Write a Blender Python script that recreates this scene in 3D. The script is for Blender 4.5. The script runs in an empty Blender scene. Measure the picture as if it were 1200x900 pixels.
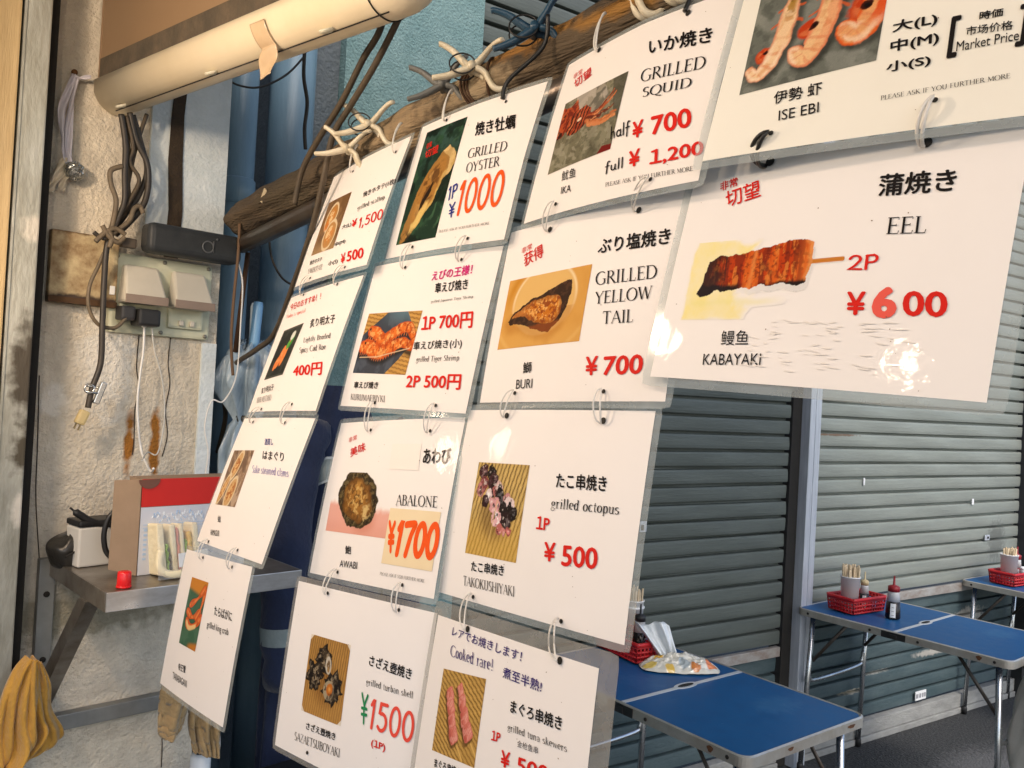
import bpy, bmesh, math, random
import numpy as np
from mathutils import Vector, Matrix
R_=math.radians
random.seed(7); rng=np.random.RandomState(11)
S=bpy.context.scene; COL=S.collection

# ------------------------------------------------------------------ camera
EYE=1.62
YAW,PITCH,ROLL,FPX=R_(43.8447),R_(0.7723),R_(-3.1241),976.1
def cam_axes():
    fw=np.array([math.sin(YAW)*math.cos(PITCH),math.cos(YAW)*math.cos(PITCH),math.sin(PITCH)])
    r=np.array([math.cos(YAW),-math.sin(YAW),0.]); d=np.cross(fw,r)
    c,s=math.cos(ROLL),math.sin(ROLL)
    return np.array([c*r+s*d,-s*r+c*d,fw])
CA=cam_axes()
cam=bpy.data.cameras.new('camera'); cam.sensor_width=36; cam.lens=FPX/1200*36
cam.clip_start=.02; cam.clip_end=800
co=bpy.data.objects.new('camera',cam); COL.objects.link(co); S.camera=co
m=Matrix.Identity(4)
for i in range(3):
    m[i][0]=CA[0][i]; m[i][1]=-CA[1][i]; m[i][2]=-CA[2][i]
m[2][3]=EYE
co.matrix_world=m

# ------------------------------------------------------------------ sky, sun, exposure
SUN_EL,SUN_AZ=R_(48),R_(200)          # azimuth of the sun, clockwise from +Y
w=bpy.data.worlds.new('World'); S.world=w; w.use_nodes=True
nt=w.node_tree; bg=nt.nodes['Background']
sky=nt.nodes.new('ShaderNodeTexSky'); sky.sky_type='NISHITA'; sky.sun_disc=False
sky.sun_elevation=SUN_EL; sky.sun_rotation=SUN_AZ; sky.dust_density=2.5; sky.air_density=1.0
nt.links.new(sky.outputs[0],bg.inputs[0]); bg.inputs[1].default_value=0.13
sl=bpy.data.lights.new('sun','SUN'); sl.energy=0.7; sl.angle=R_(14); sl.color=(1,.95,.88)
so=bpy.data.objects.new('sun',sl); COL.objects.link(so)
sd=Vector((math.sin(SUN_AZ)*math.cos(SUN_EL),math.cos(SUN_AZ)*math.cos(SUN_EL),math.sin(SUN_EL)))
so.rotation_euler=sd.to_track_quat('Z','Y').to_euler()
S.view_settings.view_transform='Standard'; S.view_settings.look='None'
S.view_settings.gamma=1; S.view_settings.use_curve_mapping=False
S.view_settings.exposure=1.06
S.cycles.max_bounces=8; S.cycles.transparent_max_bounces=12
try: S.cycles.use_denoising=True
except Exception: pass

# ------------------------------------------------------------------ measuring helpers: a sight line cut by a real plane
def ray(x,y):
    return np.array([(x-600)/FPX,(y-450)/FPX,1.])@CA
def onX(x,y,X): d=ray(x,y); return Vector(d*(X/d[0]))+Vector((0,0,EYE))
def onY(x,y,Y): d=ray(x,y); return Vector(d*(Y/d[1]))+Vector((0,0,EYE))
def onZ(x,y,Z): d=ray(x,y); return Vector(d*((Z-EYE)/d[2]))+Vector((0,0,EYE))

# ------------------------------------------------------------------ objects
def put(o,parent=None):
    COL.objects.link(o)
    if parent is not None: o.parent=parent
    return o
def thing(name,label,cat,loc=(0,0,0),rot=(0,0,0),group=None):
    o=bpy.data.objects.new(name,None); o.empty_display_size=.05; put(o)
    o.location=loc; o.rotation_euler=rot
    return tag(o,label,cat,group)
def tag(o,label,cat,group=None):
    o['label']=label; o['category']=cat
    if group: o['group']=group
    return o
def structure(o): o['kind']='structure'; return o

class MB:
    """collects shapes and links them as one mesh"""
    def __init__(s): s.v=[]; s.f=[]; s.sm=[]
    def add(s,vs,fs,smooth=False,M=None):
        n=len(s.v)
        if M is not None: vs=[M@Vector(v) for v in vs]
        s.v+= [tuple(v) for v in vs]; s.f+=[tuple(i+n for i in f) for f in fs]; s.sm+=[smooth]*len(fs)
        return s
    def box(s,c,d,bev=0.0,M=None,rot=None):
        bm=bmesh.new(); bmesh.ops.create_cube(bm,size=1)
        for v in bm.verts: v.co=Vector((v.co.x*d[0],v.co.y*d[1],v.co.z*d[2]))
        if bev>0: bmesh.ops.bevel(bm,geom=list(bm.edges),offset=min(bev,min(d)*.45),segments=2,profile=.6,affect='EDGES')
        T=Matrix.Translation(Vector(c))
        if rot is not None: T=T@rot.to_4x4()
        if M is not None: T=M@T
        bm.verts.index_update()
        s.add([T@v.co for v in bm.verts],[[v.index for v in f.verts] for f in bm.faces]); bm.free(); return s
    def tube(s,pts,r,n=8,closed=False,M=None,cap=True,flat=1.0):
        P=[Vector(p) for p in pts]; k=len(P); rs=r if isinstance(r,(list,tuple)) else [r]*k
        vs=[]; up=None
        for i in range(k):
            a=P[(i-1)%k] if (closed or i>0) else P[i]; b=P[(i+1)%k] if (closed or i<k-1) else P[i]
            t=(b-a).normalized()
            if up is None:
                up=Vector((0,0,1)) if abs(t.z)<.9 else Vector((1,0,0))
            x=up-t*up.dot(t); x.normalize(); y=t.cross(x); up=x
            for j in range(n):
                an=2*math.pi*j/n; vs.append(P[i]+x*(math.cos(an)*rs[i])+y*(math.sin(an)*rs[i]*flat))
        fs=[]
        for i in range(k if closed else k-1):
            i2=(i+1)%k
            for j in range(n):
                j2=(j+1)%n; fs.append((i*n+j,i*n+j2,i2*n+j2,i2*n+j))
        if cap and not closed:
            fs.append(tuple(range(n-1,-1,-1))); fs.append(tuple((k-1)*n+j for j in range(n)))
        return s.add(vs,fs,True,M)
    def lathe(s,prof,n=24,M=None):
        vs=[];fs=[]
        for (r,z) in prof:
            for j in range(n):
                a=2*math.pi*j/n; vs.append((r*math.cos(a),r*math.sin(a),z))
        for i in range(len(prof)-1):
            for j in range(n):
                j2=(j+1)%n; fs.append((i*n+j,i*n+j2,(i+1)*n+j2,(i+1)*n+j))
        if prof[0][0]>1e-6: fs.append(tuple(range(n-1,-1,-1)))
        if prof[-1][0]>1e-6: fs.append(tuple((len(prof)-1)*n+j for j in range(n)))
        return s.add(vs,fs,True,M)
    def prism(s,poly,axis_vec,M=None):
        """extrude a planar 3D polygon along a vector"""
        n=len(poly); a=Vector(axis_vec); vs=[Vector(p) for p in poly]+[Vector(p)+a for p in poly]
        fs=[tuple(range(n-1,-1,-1)),tuple(range(n,2*n))]+[(i,(i+1)%n,n+(i+1)%n,n+i) for i in range(n)]
        return s.add(vs,fs,False,M)
    def grid(s,fn,nu,nv,smooth=True,M=None,closed_u=False):
        vs=[fn(i/(nu-1),j/(nv-1)) for j in range(nv) for i in range(nu)]
        fs=[(j*nu+i,j*nu+i+1,(j+1)*nu+i+1,(j+1)*nu+i) for j in range(nv-1) for i in range(nu-1)]
        return s.add(vs,fs,smooth,M)
    def build(s,name,mat,parent=None,solid=0,fix=True,bevel=0,subsurf=0):
        me=bpy.data.meshes.new(name); me.from_pydata(s.v,[],s.f)
        for p,q in zip(me.polygons,s.sm): p.use_smooth=q
        if fix:
            bm=bmesh.new(); bm.from_mesh(me); bmesh.ops.recalc_face_normals(bm,faces=bm.faces); bm.to_mesh(me); bm.free()
        me.materials.append(mat); me.update()
        o=bpy.data.objects.new(name,me); put(o,parent)
        if solid:
            q=o.modifiers.new('solid','SOLIDIFY'); q.thickness=solid; q.offset=0
        if bevel:
            q=o.modifiers.new('bevel','BEVEL'); q.width=bevel; q.segments=2; q.limit_method='ANGLE'; q.angle_limit=R_(40)
        if subsurf:
            q=o.modifiers.new('sub','SUBSURF'); q.levels=subsurf; q.render_levels=subsurf
        return o
def crom(pts,k=8,closed=False):
    P=[Vector(p) for p in pts]; n=len(P); out=[]
    for i in range(n if closed else n-1):
        g=lambda j:P[j%n] if closed else P[max(0,min(n-1,j))]
        a,b,c,d=g(i-1),g(i),g(i+1),g(i+2)
        for t in np.linspace(0,1,k,endpoint=False):
            t=float(t); out.append(.5*((2*b)+(c-a)*t+(2*a-5*b+4*c-d)*t*t+(3*b-a-3*c+d)*t**3))
    if not closed: out.append(P[-1])
    return out

# ------------------------------------------------------------------ materials
MATS={}
def lin(c):
    return tuple(((x/12.92) if x<=.04045 else ((x+.055)/1.055)**2.4) for x in c)
def mat(name,col,rough=.6,metal=0,col2=None,scale=8.,amt=.5,bump=0,bscale=60,coat=0,trans=0,alpha=1,stretch=None,detail=6,spots=None,spec=.5,sheen=0,ior=1.45,bump_coat=False):
    """col in linear; col2 mixed in by noise; spots=[(centre,radius,colour)] stains with a shape of their own"""
    if name in MATS: return MATS[name]
    M=bpy.data.materials.new(name); M.use_nodes=True; nt=M.node_tree; N=nt.nodes; L=nt.links
    b=N['Principled BSDF']
    b.inputs['Base Color'].default_value=(*col,1); b.inputs['Roughness'].default_value=rough; b.inputs['Metallic'].default_value=metal
    b.inputs['Specular IOR Level'].default_value=spec; b.inputs['IOR'].default_value=ior
    if coat: b.inputs['Coat Weight'].default_value=coat; b.inputs['Coat Roughness'].default_value=.045
    if trans: b.inputs['Transmission Weight'].default_value=trans
    if alpha<1: b.inputs['Alpha'].default_value=alpha
    if sheen: b.inputs['Sheen Weight'].default_value=sheen
    tc=N.new('ShaderNodeTexCoord'); vec=tc.outputs['Object']
    if stretch:
        mp=N.new('ShaderNodeMapping'); mp.inputs['Scale'].default_value=stretch; L.new(vec,mp.inputs[0]); vec=mp.outputs[0]
    cur=None
    if col2 is not None:
        n=N.new('ShaderNodeTexNoise'); n.inputs['Scale'].default_value=scale; n.inputs['Detail'].default_value=detail; n.inputs['Roughness'].default_value=.65; L.new(vec,n.inputs['Vector'])
        r=N.new('ShaderNodeValToRGB'); r.color_ramp.elements[0].position=max(0,.5-.22*(1.0)+(.5-amt)*.4); r.color_ramp.elements[1].position=min(1,.5+.2+(.5-amt)*.4)
        r.color_ramp.elements[0].color=(*col,1); r.color_ramp.elements[1].color=(*col2,1)
        L.new(n.outputs['Fac'],r.inputs[0]); cur=r.outputs[0]
        rr=N.new('ShaderNodeMapRange'); rr.inputs['To Min'].default_value=max(.03,rough-.1); rr.inputs['To Max'].default_value=min(1,rough+.12); L.new(n.outputs['Fac'],rr.inputs['Value']); L.new(rr.outputs[0],b.inputs['Roughness'])
    if spots:
        for (c,rad,sc) in spots:
            mp=N.new('ShaderNodeMapping'); mp.inputs['Location'].default_value=tuple(-c[i]/rad[i] for i in range(3)); mp.inputs['Scale'].default_value=tuple(1/x for x in rad)
            L.new(tc.outputs['Object'],mp.inputs[0])
            ln=N.new('ShaderNodeVectorMath'); ln.operation='LENGTH'; L.new(mp.outputs[0],ln.inputs[0])
            n=N.new('ShaderNodeTexNoise'); n.inputs['Scale'].default_value=45; n.inputs['Detail'].default_value=6; L.new(tc.outputs['Object'],n.inputs['Vector'])
            ad=N.new('ShaderNodeMath'); ad.operation='MULTIPLY_ADD'; ad.inputs[1].default_value=1.5; L.new(n.outputs['Fac'],ad.inputs[0]); L.new(ln.outputs['Value'],ad.inputs[2])
            mr=N.new('ShaderNodeMapRange'); mr.inputs['From Min'].default_value=1.9; mr.inputs['From Max'].default_value=1.35; L.new(ad.outputs[0],mr.inputs['Value'])
            mx=N.new('ShaderNodeMix'); mx.data_type='RGBA'; L.new(mr.outputs[0],mx.inputs[0])
            if cur is not None: L.new(cur,mx.inputs[6])
            else: mx.inputs[6].default_value=(*col,1)
            mx.inputs[7].default_value=(*sc,1); cur=mx.outputs[2]
    if cur is not None: L.new(cur,b.inputs['Base Color'])
    if bump:
        n=N.new('ShaderNodeTexNoise'); n.inputs['Scale'].default_value=bscale; n.inputs['Detail'].default_value=5; L.new(vec,n.inputs['Vector'])
        bp=N.new('ShaderNodeBump'); bp.inputs['Strength'].default_value=bump; bp.inputs['Distance'].default_value=.01; L.new(n.outputs['Fac'],bp.inputs['Height']); L.new(bp.outputs[0],b.inputs['Coat Normal' if bump_coat else 'Normal'])
    MATS[name]=M; return M
def clear_mat(name,tint,opac,rough=.12,col=(.8,.8,.8)):
    """thin clear plastic: mostly see-through, a little milky, glossy"""
    if name in MATS: return MATS[name]
    M=bpy.data.materials.new(name); M.use_nodes=True; nt=M.node_tree; N=nt.nodes; L=nt.links
    b=N['Principled BSDF']; b.inputs['Base Color'].default_value=(*col,1); b.inputs['Roughness'].default_value=rough
    t=N.new('ShaderNodeBsdfTransparent'); t.inputs[0].default_value=(*tint,1)
    n=N.new('ShaderNodeTexNoise'); n.inputs['Scale'].default_value=30; n.inputs['Detail'].default_value=5
    tc=N.new('ShaderNodeTexCoord'); L.new(tc.outputs['Object'],n.inputs['Vector'])
    mr=N.new('ShaderNodeMapRange'); mr.inputs['To Min'].default_value=max(0,opac-.15); mr.inputs['To Max'].default_value=min(1,opac+.15); L.new(n.outputs['Fac'],mr.inputs['Value'])
    mx=N.new('ShaderNodeMixShader'); L.new(mr.outputs[0],mx.inputs[0]); L.new(t.outputs[0],mx.inputs[1]); L.new(b.outputs[0],mx.inputs[2])
    L.new(mx.outputs[0],N['Material Output'].inputs[0]); MATS[name]=M; return M
# ------------------------------------------------------------------ the setting
asphalt=mat('asphalt',(.016,.017,.018),.75,col2=(.085,.086,.085),scale=75,amt=.3,bump=1.0,bscale=90,spots=[((4.3,1.2,0),(.45,.2,.3),(.10,.10,.10))])
g=MB(); g.add([(-150,-150,0),(150,-150,0),(150,150,0),(-150,150,0)],[(0,1,2,3)])
structure(g.build('ground',asphalt))

teal=mat('teal_stucco',(.16,.27,.265),.9,col2=(.24,.36,.35),scale=18,bump=.75,bscale=120)
WALLY=1.85
rust=(.32,.13,.02)
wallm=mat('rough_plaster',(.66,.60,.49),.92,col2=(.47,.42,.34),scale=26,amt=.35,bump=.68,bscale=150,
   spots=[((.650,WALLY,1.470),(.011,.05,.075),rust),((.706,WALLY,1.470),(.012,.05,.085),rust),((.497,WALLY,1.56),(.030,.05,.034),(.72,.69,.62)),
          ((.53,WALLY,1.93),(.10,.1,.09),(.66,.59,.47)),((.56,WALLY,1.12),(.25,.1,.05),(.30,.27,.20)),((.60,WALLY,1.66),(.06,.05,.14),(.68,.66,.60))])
t=thing('plaster_wall','rough beige plaster wall with rust streaks behind the outlet plate and shelf','wall',(0,0,0))
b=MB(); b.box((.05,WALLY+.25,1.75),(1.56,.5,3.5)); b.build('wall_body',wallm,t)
whitew=mat('whitewash',(.70,.76,.78),.85,col2=(.58,.65,.67),scale=30,bump=.4,bscale=110)
b=MB(); b.box((.742,WALLY-.002,2.72),(.172,.012,1.62)); b.build('painted_strip',whitew,t)
lipm=whitew
b=MB(); b.box((.812,WALLY-.002,1.30),(.033,.010,.80)); b.build('painted_edge',whitew,t)
crackm=mat('crack_dark',(.030,.020,.014),.95,col2=(.05,.035,.02),scale=40,bump=.6,bscale=90)
cl=[];cr=[]
for k in range(15):
    z=1.88+k*.105
    cl.append(Vector((.698+.004*math.sin(k*2.1)+rng.uniform(-.002,.002),WALLY-.0085,z))); cr.append(Vector((.727+.004*math.sin(k*1.3+1)+rng.uniform(-.003,.003),WALLY-.0085,z)))
b=MB(); b.prism(cl+cr[::-1],(0,-.003,0)); b.build('dark_slit',crackm,t)  # open slit in the wall; its inner shade is the strip's dark colour
for pts in ([(163,392),(160,430),(163,455),(158,480),(157,515),(155,533)],[(200,395),(197,425),(199,450),(194,480),(196,510),(190,535)],
            [(46,440),(44,520),(42,580),(45,640),(50,700),(58,740),(57,800)],[(188,835),(190,870),(189,899)]):
    P=[onY(x,y,WALLY-.001) for x,y in pts]; MB().tube(crom(P,6),.0011,5).build('crack',crackm,t)

# steel channel and yellow board left of the wall
steelw=mat('worn_steel',(.42,.43,.39),.45,.45,col2=(.24,.24,.20),scale=7,amt=.4,bump=.2,bscale=30,stretch=(4,4,1.2),
   spots=[((.425,1.74,1.62),(.03,.05,.10),(.07,.06,.045)),((.432,1.74,1.47),(.03,.05,.05),(.08,.07,.05)),((.428,1.74,1.36),(.02,.05,.035),(.62,.6,.54)),((.43,1.74,1.88),(.03,.05,.03),(.55,.52,.45))])
t=thing('steel_post','scratched steel channel post at the left edge of the plaster wall','post')
b=MB(); b.box((.406,1.79,1.75),(.044,.10,3.5),.003); b.build('channel',steelw,t)
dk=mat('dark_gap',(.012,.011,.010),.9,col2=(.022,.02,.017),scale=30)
b=MB(); b.box((.440,1.815,1.75),(.023,.06,3.5)); b.build('shade_strip',dk,t)  # dark strip beside the channel, standing in for the shadow gap
b=MB(); b.box((.3835,1.752,1.75),(.004,.03,3.5)); b.build('rim',steelw,t)
yb=mat('yellow_board',(.46,.35,.19),.7,col2=(.33,.24,.12),scale=5,stretch=(10,10,1),bump=.2,bscale=40)
t=tag(MB().box((.18,1.76,1.75),(.395,.05,3.5),.004).build('board_panel',yb),'yellowish painted board left of the scratched steel post','panel')

# recess behind the pipes, teal pillar
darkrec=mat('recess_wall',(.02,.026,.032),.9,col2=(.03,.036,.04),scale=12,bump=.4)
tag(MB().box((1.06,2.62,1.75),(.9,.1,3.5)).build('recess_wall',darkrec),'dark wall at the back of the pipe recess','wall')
t=thing('pillar','teal stucco pillar between the pipe recess and the shutters','pillar')
MB().box((1.575,2.40,1.9),(.53,.5,3.8)).build('pillar_body',teal,t)
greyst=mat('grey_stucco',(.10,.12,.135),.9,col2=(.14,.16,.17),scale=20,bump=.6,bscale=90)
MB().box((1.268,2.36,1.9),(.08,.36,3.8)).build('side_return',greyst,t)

# blue downpipes
pipeb=mat('blue_pipe',(.13,.22,.29),.42,col2=(.19,.29,.37),scale=6,stretch=(3,3,.6),bump=.1)
def pipe(x,y,r,label,zj):
    t=thing('drain_pipe',label,'pipe',(x,y,0),group='blue drain pipes in the wall recess')
    MB().lathe([(r,.0),(r,3.6)],28).build('pipe_body',pipeb,t)
    for z in zj: MB().lathe([(r,z-.035),(r+.005,z-.03),(r+.005,z+.03),(r,z+.035)],28).build('socket_joint',pipeb,t)
    MB().lathe([(r+.0015,zj[0]-.5),(r+.004,zj[0]-.497),(r+.004,zj[0]-.48),(r+.0015,zj[0]-.477)],28).build('clamp_band',mat('pipe_band',(.14,.2,.25),.4,.5),t)
pipe(.985,2.12,.040,'narrow blue drain pipe next to the whitewashed wall edge',[2.12,2.9])
pipe(1.150,2.16,.062,'wide blue drain pipe next to the teal pillar',[1.62,3.1])

# ------------------------------------------------------------------ shutters
SA=R_(-10.3); SD=Vector((math.cos(SA),math.sin(SA),0)); SN=Vector((-SD.y,SD.x,0)); SP0=Vector((4.58,1.67,0))
SM=Matrix.Translation(SP0)@Matrix.Rotation(SA,4,'Z')     # local x along the shutter, y into the building
def shut(x,y):
    d=Vector(ray(x,y)); o=Vector((0,0,EYE)); t=((SP0-o).dot(SN))/d.dot(SN); return SM.inverted()@(o+d*t)
SW=lambda L:[((lambda p:(p.x,p.y,p.z))(SM@Vector(c)),r,k) for c,r,k in L]
slat=mat('shutter_paint_shaded',(.115,.133,.118),.5,.1,col2=(.085,.10,.09),scale=3,stretch=(1.2,1,9),bump=.15,bscale=18,amt=.45)  # shaded copy of the shutter paint: canopy shade put into the tone
slat2=mat('shutter_paint_lit',(.295,.318,.280),.45,.2,col2=(.235,.255,.228),scale=3,stretch=(1.2,1,9),bump=.15,bscale=18,amt=.4,
   spots=SW([((-.70,0,1.515),(.20,.2,.006),(.16,.10,.06)),((.85,0,.93),(.10,.2,.12),(.17,.18,.16))]))
lowp=mat('lower_dark',(.045,.075,.085),.6,col2=(.09,.125,.13),scale=4,stretch=(1,1,4),bump=.3,bscale=40,amt=.35,
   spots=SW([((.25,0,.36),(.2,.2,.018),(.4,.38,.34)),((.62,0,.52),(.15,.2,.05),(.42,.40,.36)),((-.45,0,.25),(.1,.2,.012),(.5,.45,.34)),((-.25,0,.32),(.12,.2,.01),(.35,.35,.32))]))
alu=mat('brushed_aluminium',(.66,.70,.76),.35,.35,col2=(.46,.50,.56),scale=10,stretch=(6,6,.5),bump=.05)
sill=mat('worn_sill',(.34,.34,.32),.75,col2=(.20,.20,.19),scale=7,stretch=(1,1,3),bump=.4,bscale=50)
def slats(x0,x1,z0,z1,pitch,y=0.):
    """interlocking slats: a gently convex face and a deep groove at each joint"""
    mb=MB(); n=int(round((z1-z0)/pitch)); vs=[];fs=[]
    prof=[(.000,.026),(.105,.025),(.115,.003),(.14,.0005),(.30,-.0012),(.55,-.0016),(.80,-.001),(.915,.0005),(.935,.007),(.945,.026)]
    pz=[]
    for k in range(n):
        for a,d in prof: pz.append((z0+(k+a)*pitch,y+d))
    pz.append((z0+n*pitch,y+.014))
    xs=np.linspace(x0,x1,40)
    jit=[rng.uniform(-.0012,.0012) for _ in range(n+2)]
    for (z,d) in pz:
        q=int((z-z0)/pitch+1e-6)
        for x in xs: x=float(x); vs.append(SM@Vector((x,d+jit[q]+.0012*math.sin(x*9+z*40)+.0022*max(0,math.sin(x*3.1+q*1.9))**6,z+.0012*math.sin(x*2.3+q))))
    k=len(xs)
    for i in range(len(pz)-1):
        for j in range(k-1): fs.append((i*k+j,i*k+j+1,(i+1)*k+j+1,(i+1)*k+j))
    mb.add(vs,fs,False); return mb
PITCHZ=.0733
def sbox(x0,x1,y0,y1,z0,z1,bev=0):
    b=MB(); b.box(((x0+x1)/2,(y0+y1)/2,(z0+z1)/2),(x1-x0,y1-y0,z1-z0),bev,M=SM); return b
t=thing('rolling_shutter','rolling shutter, darkened for shade, closed behind the nearest blue table','shutter',SP0)
t.location=(0,0,0)
ph=.044-.0733*9
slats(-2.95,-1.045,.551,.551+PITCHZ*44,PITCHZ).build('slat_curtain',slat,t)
sbox(-2.95,-1.05,-.012,.012,.505,.548,.002).build('bottom_rail',mat('scuffed_rail',(.5,.5,.48),.5,.4,col2=(.25,.17,.12),scale=9,stretch=(1,1,2),amt=.35),t)
t2=thing('rolling_shutter','pale grey green rolling shutter behind the second blue table','shutter',(0,0,0))
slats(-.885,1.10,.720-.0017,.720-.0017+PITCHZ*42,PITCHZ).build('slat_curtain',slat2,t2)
sbox(-.885,1.10,-.010,.012,.672,.714,.002).build('bottom_rail',MATS['scuffed_rail'],t2)
# lower boards in one darker tone
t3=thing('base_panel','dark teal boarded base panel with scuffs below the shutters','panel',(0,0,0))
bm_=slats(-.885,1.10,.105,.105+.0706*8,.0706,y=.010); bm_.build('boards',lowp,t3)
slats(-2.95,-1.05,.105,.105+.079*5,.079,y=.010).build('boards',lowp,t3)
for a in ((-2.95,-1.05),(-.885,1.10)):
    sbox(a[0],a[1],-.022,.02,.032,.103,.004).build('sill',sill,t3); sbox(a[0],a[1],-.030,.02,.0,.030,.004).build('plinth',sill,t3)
# post between the shutters
p=thing('shutter_post','bright aluminium guide post between the two rolling shutters','post')
sbox(-.972,-.935,-.055,.05,0,3.6,.003).build('rail_face',alu,p); sbox(-.932,-.893,-.055,.05,0,3.6,.003).build('rail_face',alu,p)
sbox(-1.040,-.975,-.01,.06,0,3.6).build('dark_channel',dk,p)
# dark upright at the right end and building above
dkp=mat('dark_post',(.018,.018,.02),.5,col2=(.03,.03,.03),scale=8)
tag(sbox(1.105,1.40,-.06,.1,0,3.6,.004).build('corner_post',dkp),'nearly black upright at the right end of the pale shutter','post')
tag(sbox(-3.2,3.5,.04,.5,3.3,6).build('upper_wall',teal),'upper storey wall above the shutters','wall')
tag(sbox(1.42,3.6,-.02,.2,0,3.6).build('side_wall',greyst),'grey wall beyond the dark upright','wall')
# small labels and latch on the shutters
wl=mat('white_plastic',(.75,.76,.76),.5); 
def plaque(s,z,w,h,name,label,cat,m=wl,th=.004,marks=None):
    M=SM@Matrix.Translation((s,-.008,z))
    o=MB().box((0,0,0),(w,th,h),.0015,M=M).build(name,m); tag(o,label,cat)
    if marks: marks(M,o)
    return o
def stmarks(M,o):
    b=MB()
    for x,wd in ((-.036,.02),(-.008,.016),(.016,.012),(.036,.014)):
        b.box((x,-.003,.0),(wd,.0015,.022),0,M=M)
    b.build('printed_mark',mat('grey_print',(.3,.3,.32),.6),o)
plaque(.124,.150,.10,.048,'sticker','small white sticker on the dark boards under the middle table','sticker',marks=stmarks)
plaque(.735,.955,.05,.03,'shutter_lock','small pale lock plate on the pale shutter under the far table','lock',m=alu,marks=lambda M,o:MB().box((.004,-.003,0),(.018,.002,.012),0,M=M).build('keyhole',dk,o))
plaque(-1.921,1.128,.036,.042,'shutter_lock','small square lock plate on the dark shutter next to the octopus sheet','lock',m=alu,marks=lambda M,o:MB().box((-.006,-.003,-.003),(.014,.002,.022),0,M=M).build('keyhole',dk,o))
plaque(-.47,1.290,.012,.035,'paper_scrap','tiny torn scrap of white paper stuck on the pale shutter','paper')
plaque(.56,1.165,.02,.032,'tape_scrap','small square of pale tape on the pale shutter above the soy bottle','tape')

# ------------------------------------------------------------------ unseen canopy added for shade, warm bulbs under it (left of and above the camera)
tarp=mat('shade_tarp',(.10,.12,.13),.8,col2=(.14,.15,.15),scale=4)
t=thing('shade_canopy','unseen grey canopy added to shade the stall and shutters','canopy')
MB().box((-.60,.25,2.86),(3.9,2.9,.02)).build('shade_sheet',tarp,t); MB().box((2.25,.10,3.36),(1.8,2.6,.02)).build('shade_sheet',tarp,t)
def bulb(p,L,label):
    t=thing('hanging_bulb',label,'lamp',p,group='warm bulbs under the canopy')
    M=bpy.data.materials.get('bulb_glow_%d'%L)
    if M is None:
        M=bpy.data.materials.new('bulb_glow_%d'%L); M.use_nodes=True; e=M.node_tree.nodes.new('ShaderNodeEmission'); e.inputs[0].default_value=(1,.76,.54,1); e.inputs[1].default_value=L
        M.node_tree.links.new(e.outputs[0],M.node_tree.nodes['Material Output'].inputs[0])
    MB().lathe([(.0,-.045),(.018,-.040),(.031,-.022),(.034,-.004),(.028,.016),(.016,.034),(.014,.040)],20).build('glass_globe',M,t)
    MB().lathe([(.017,.040),(.019,.045),(.019,.085),(.006,.095)],16).build('socket',dk,t); MB().tube([(0,0,.09),(0,0,2.84-p[2])],.004,6).build('cord',dk,t)
bulb((-.05,1.20,2.12),190,'warm bulb nearest the plaster wall'); bulb((-.42,.62,2.20),130,'warm bulb above the middle of the stall'); bulb((-.35,-.15,2.25),150,'warm bulb above the front of the stall'); bulb((.17,1.50,1.74),42,'low warm bulb beside the steel post')
# ------------------------------------------------------------------ folding tables and what stands on them
blue=mat('blue_laminate',(.006,.075,.215),.38,col2=(.012,.095,.25),scale=22,amt=.35,bump=.03,bscale=200,spec=.22,
         spots=[((.12,-.25,.735),(.09,.06,.05),(.02,.105,.25)),((-.1,.1,.735),(.06,.09,.05),(.018,.10,.25))])
rimm=mat('table_trim',(.50,.50,.47),.42,.6,col2=(.34,.30,.25),scale=9,amt=.4,bump=.15,bscale=60)
seam=mat('table_seam',(.62,.64,.65),.4,.3)
chrome=mat('leg_steel',(.62,.64,.66),.25,.95,col2=(.40,.42,.44),scale=12)
blackm=mat('black_plastic',(.012,.012,.013),.45,col2=(.02,.02,.02),scale=20)
rustm=mat('rust_spot',(.035,.016,.008),.9,col2=(.14,.06,.025),scale=120)
TT=.735
def rrect(hx,hy,r,corners=(1,1,1,1),n=6):
    out=[]
    for i,(sx,sy,a0) in enumerate(((1,1,0),(-1,1,90),(-1,-1,180),(1,-1,270))):
        if corners[i]:
            for k in range(n+1):
                a=R_(a0+90*k/n); out.append((sx*(hx-r)+r*math.cos(a),sy*(hy-r)+r*math.sin(a)))
        else: out.append((sx*hx,sy*hy))
    return out
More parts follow.
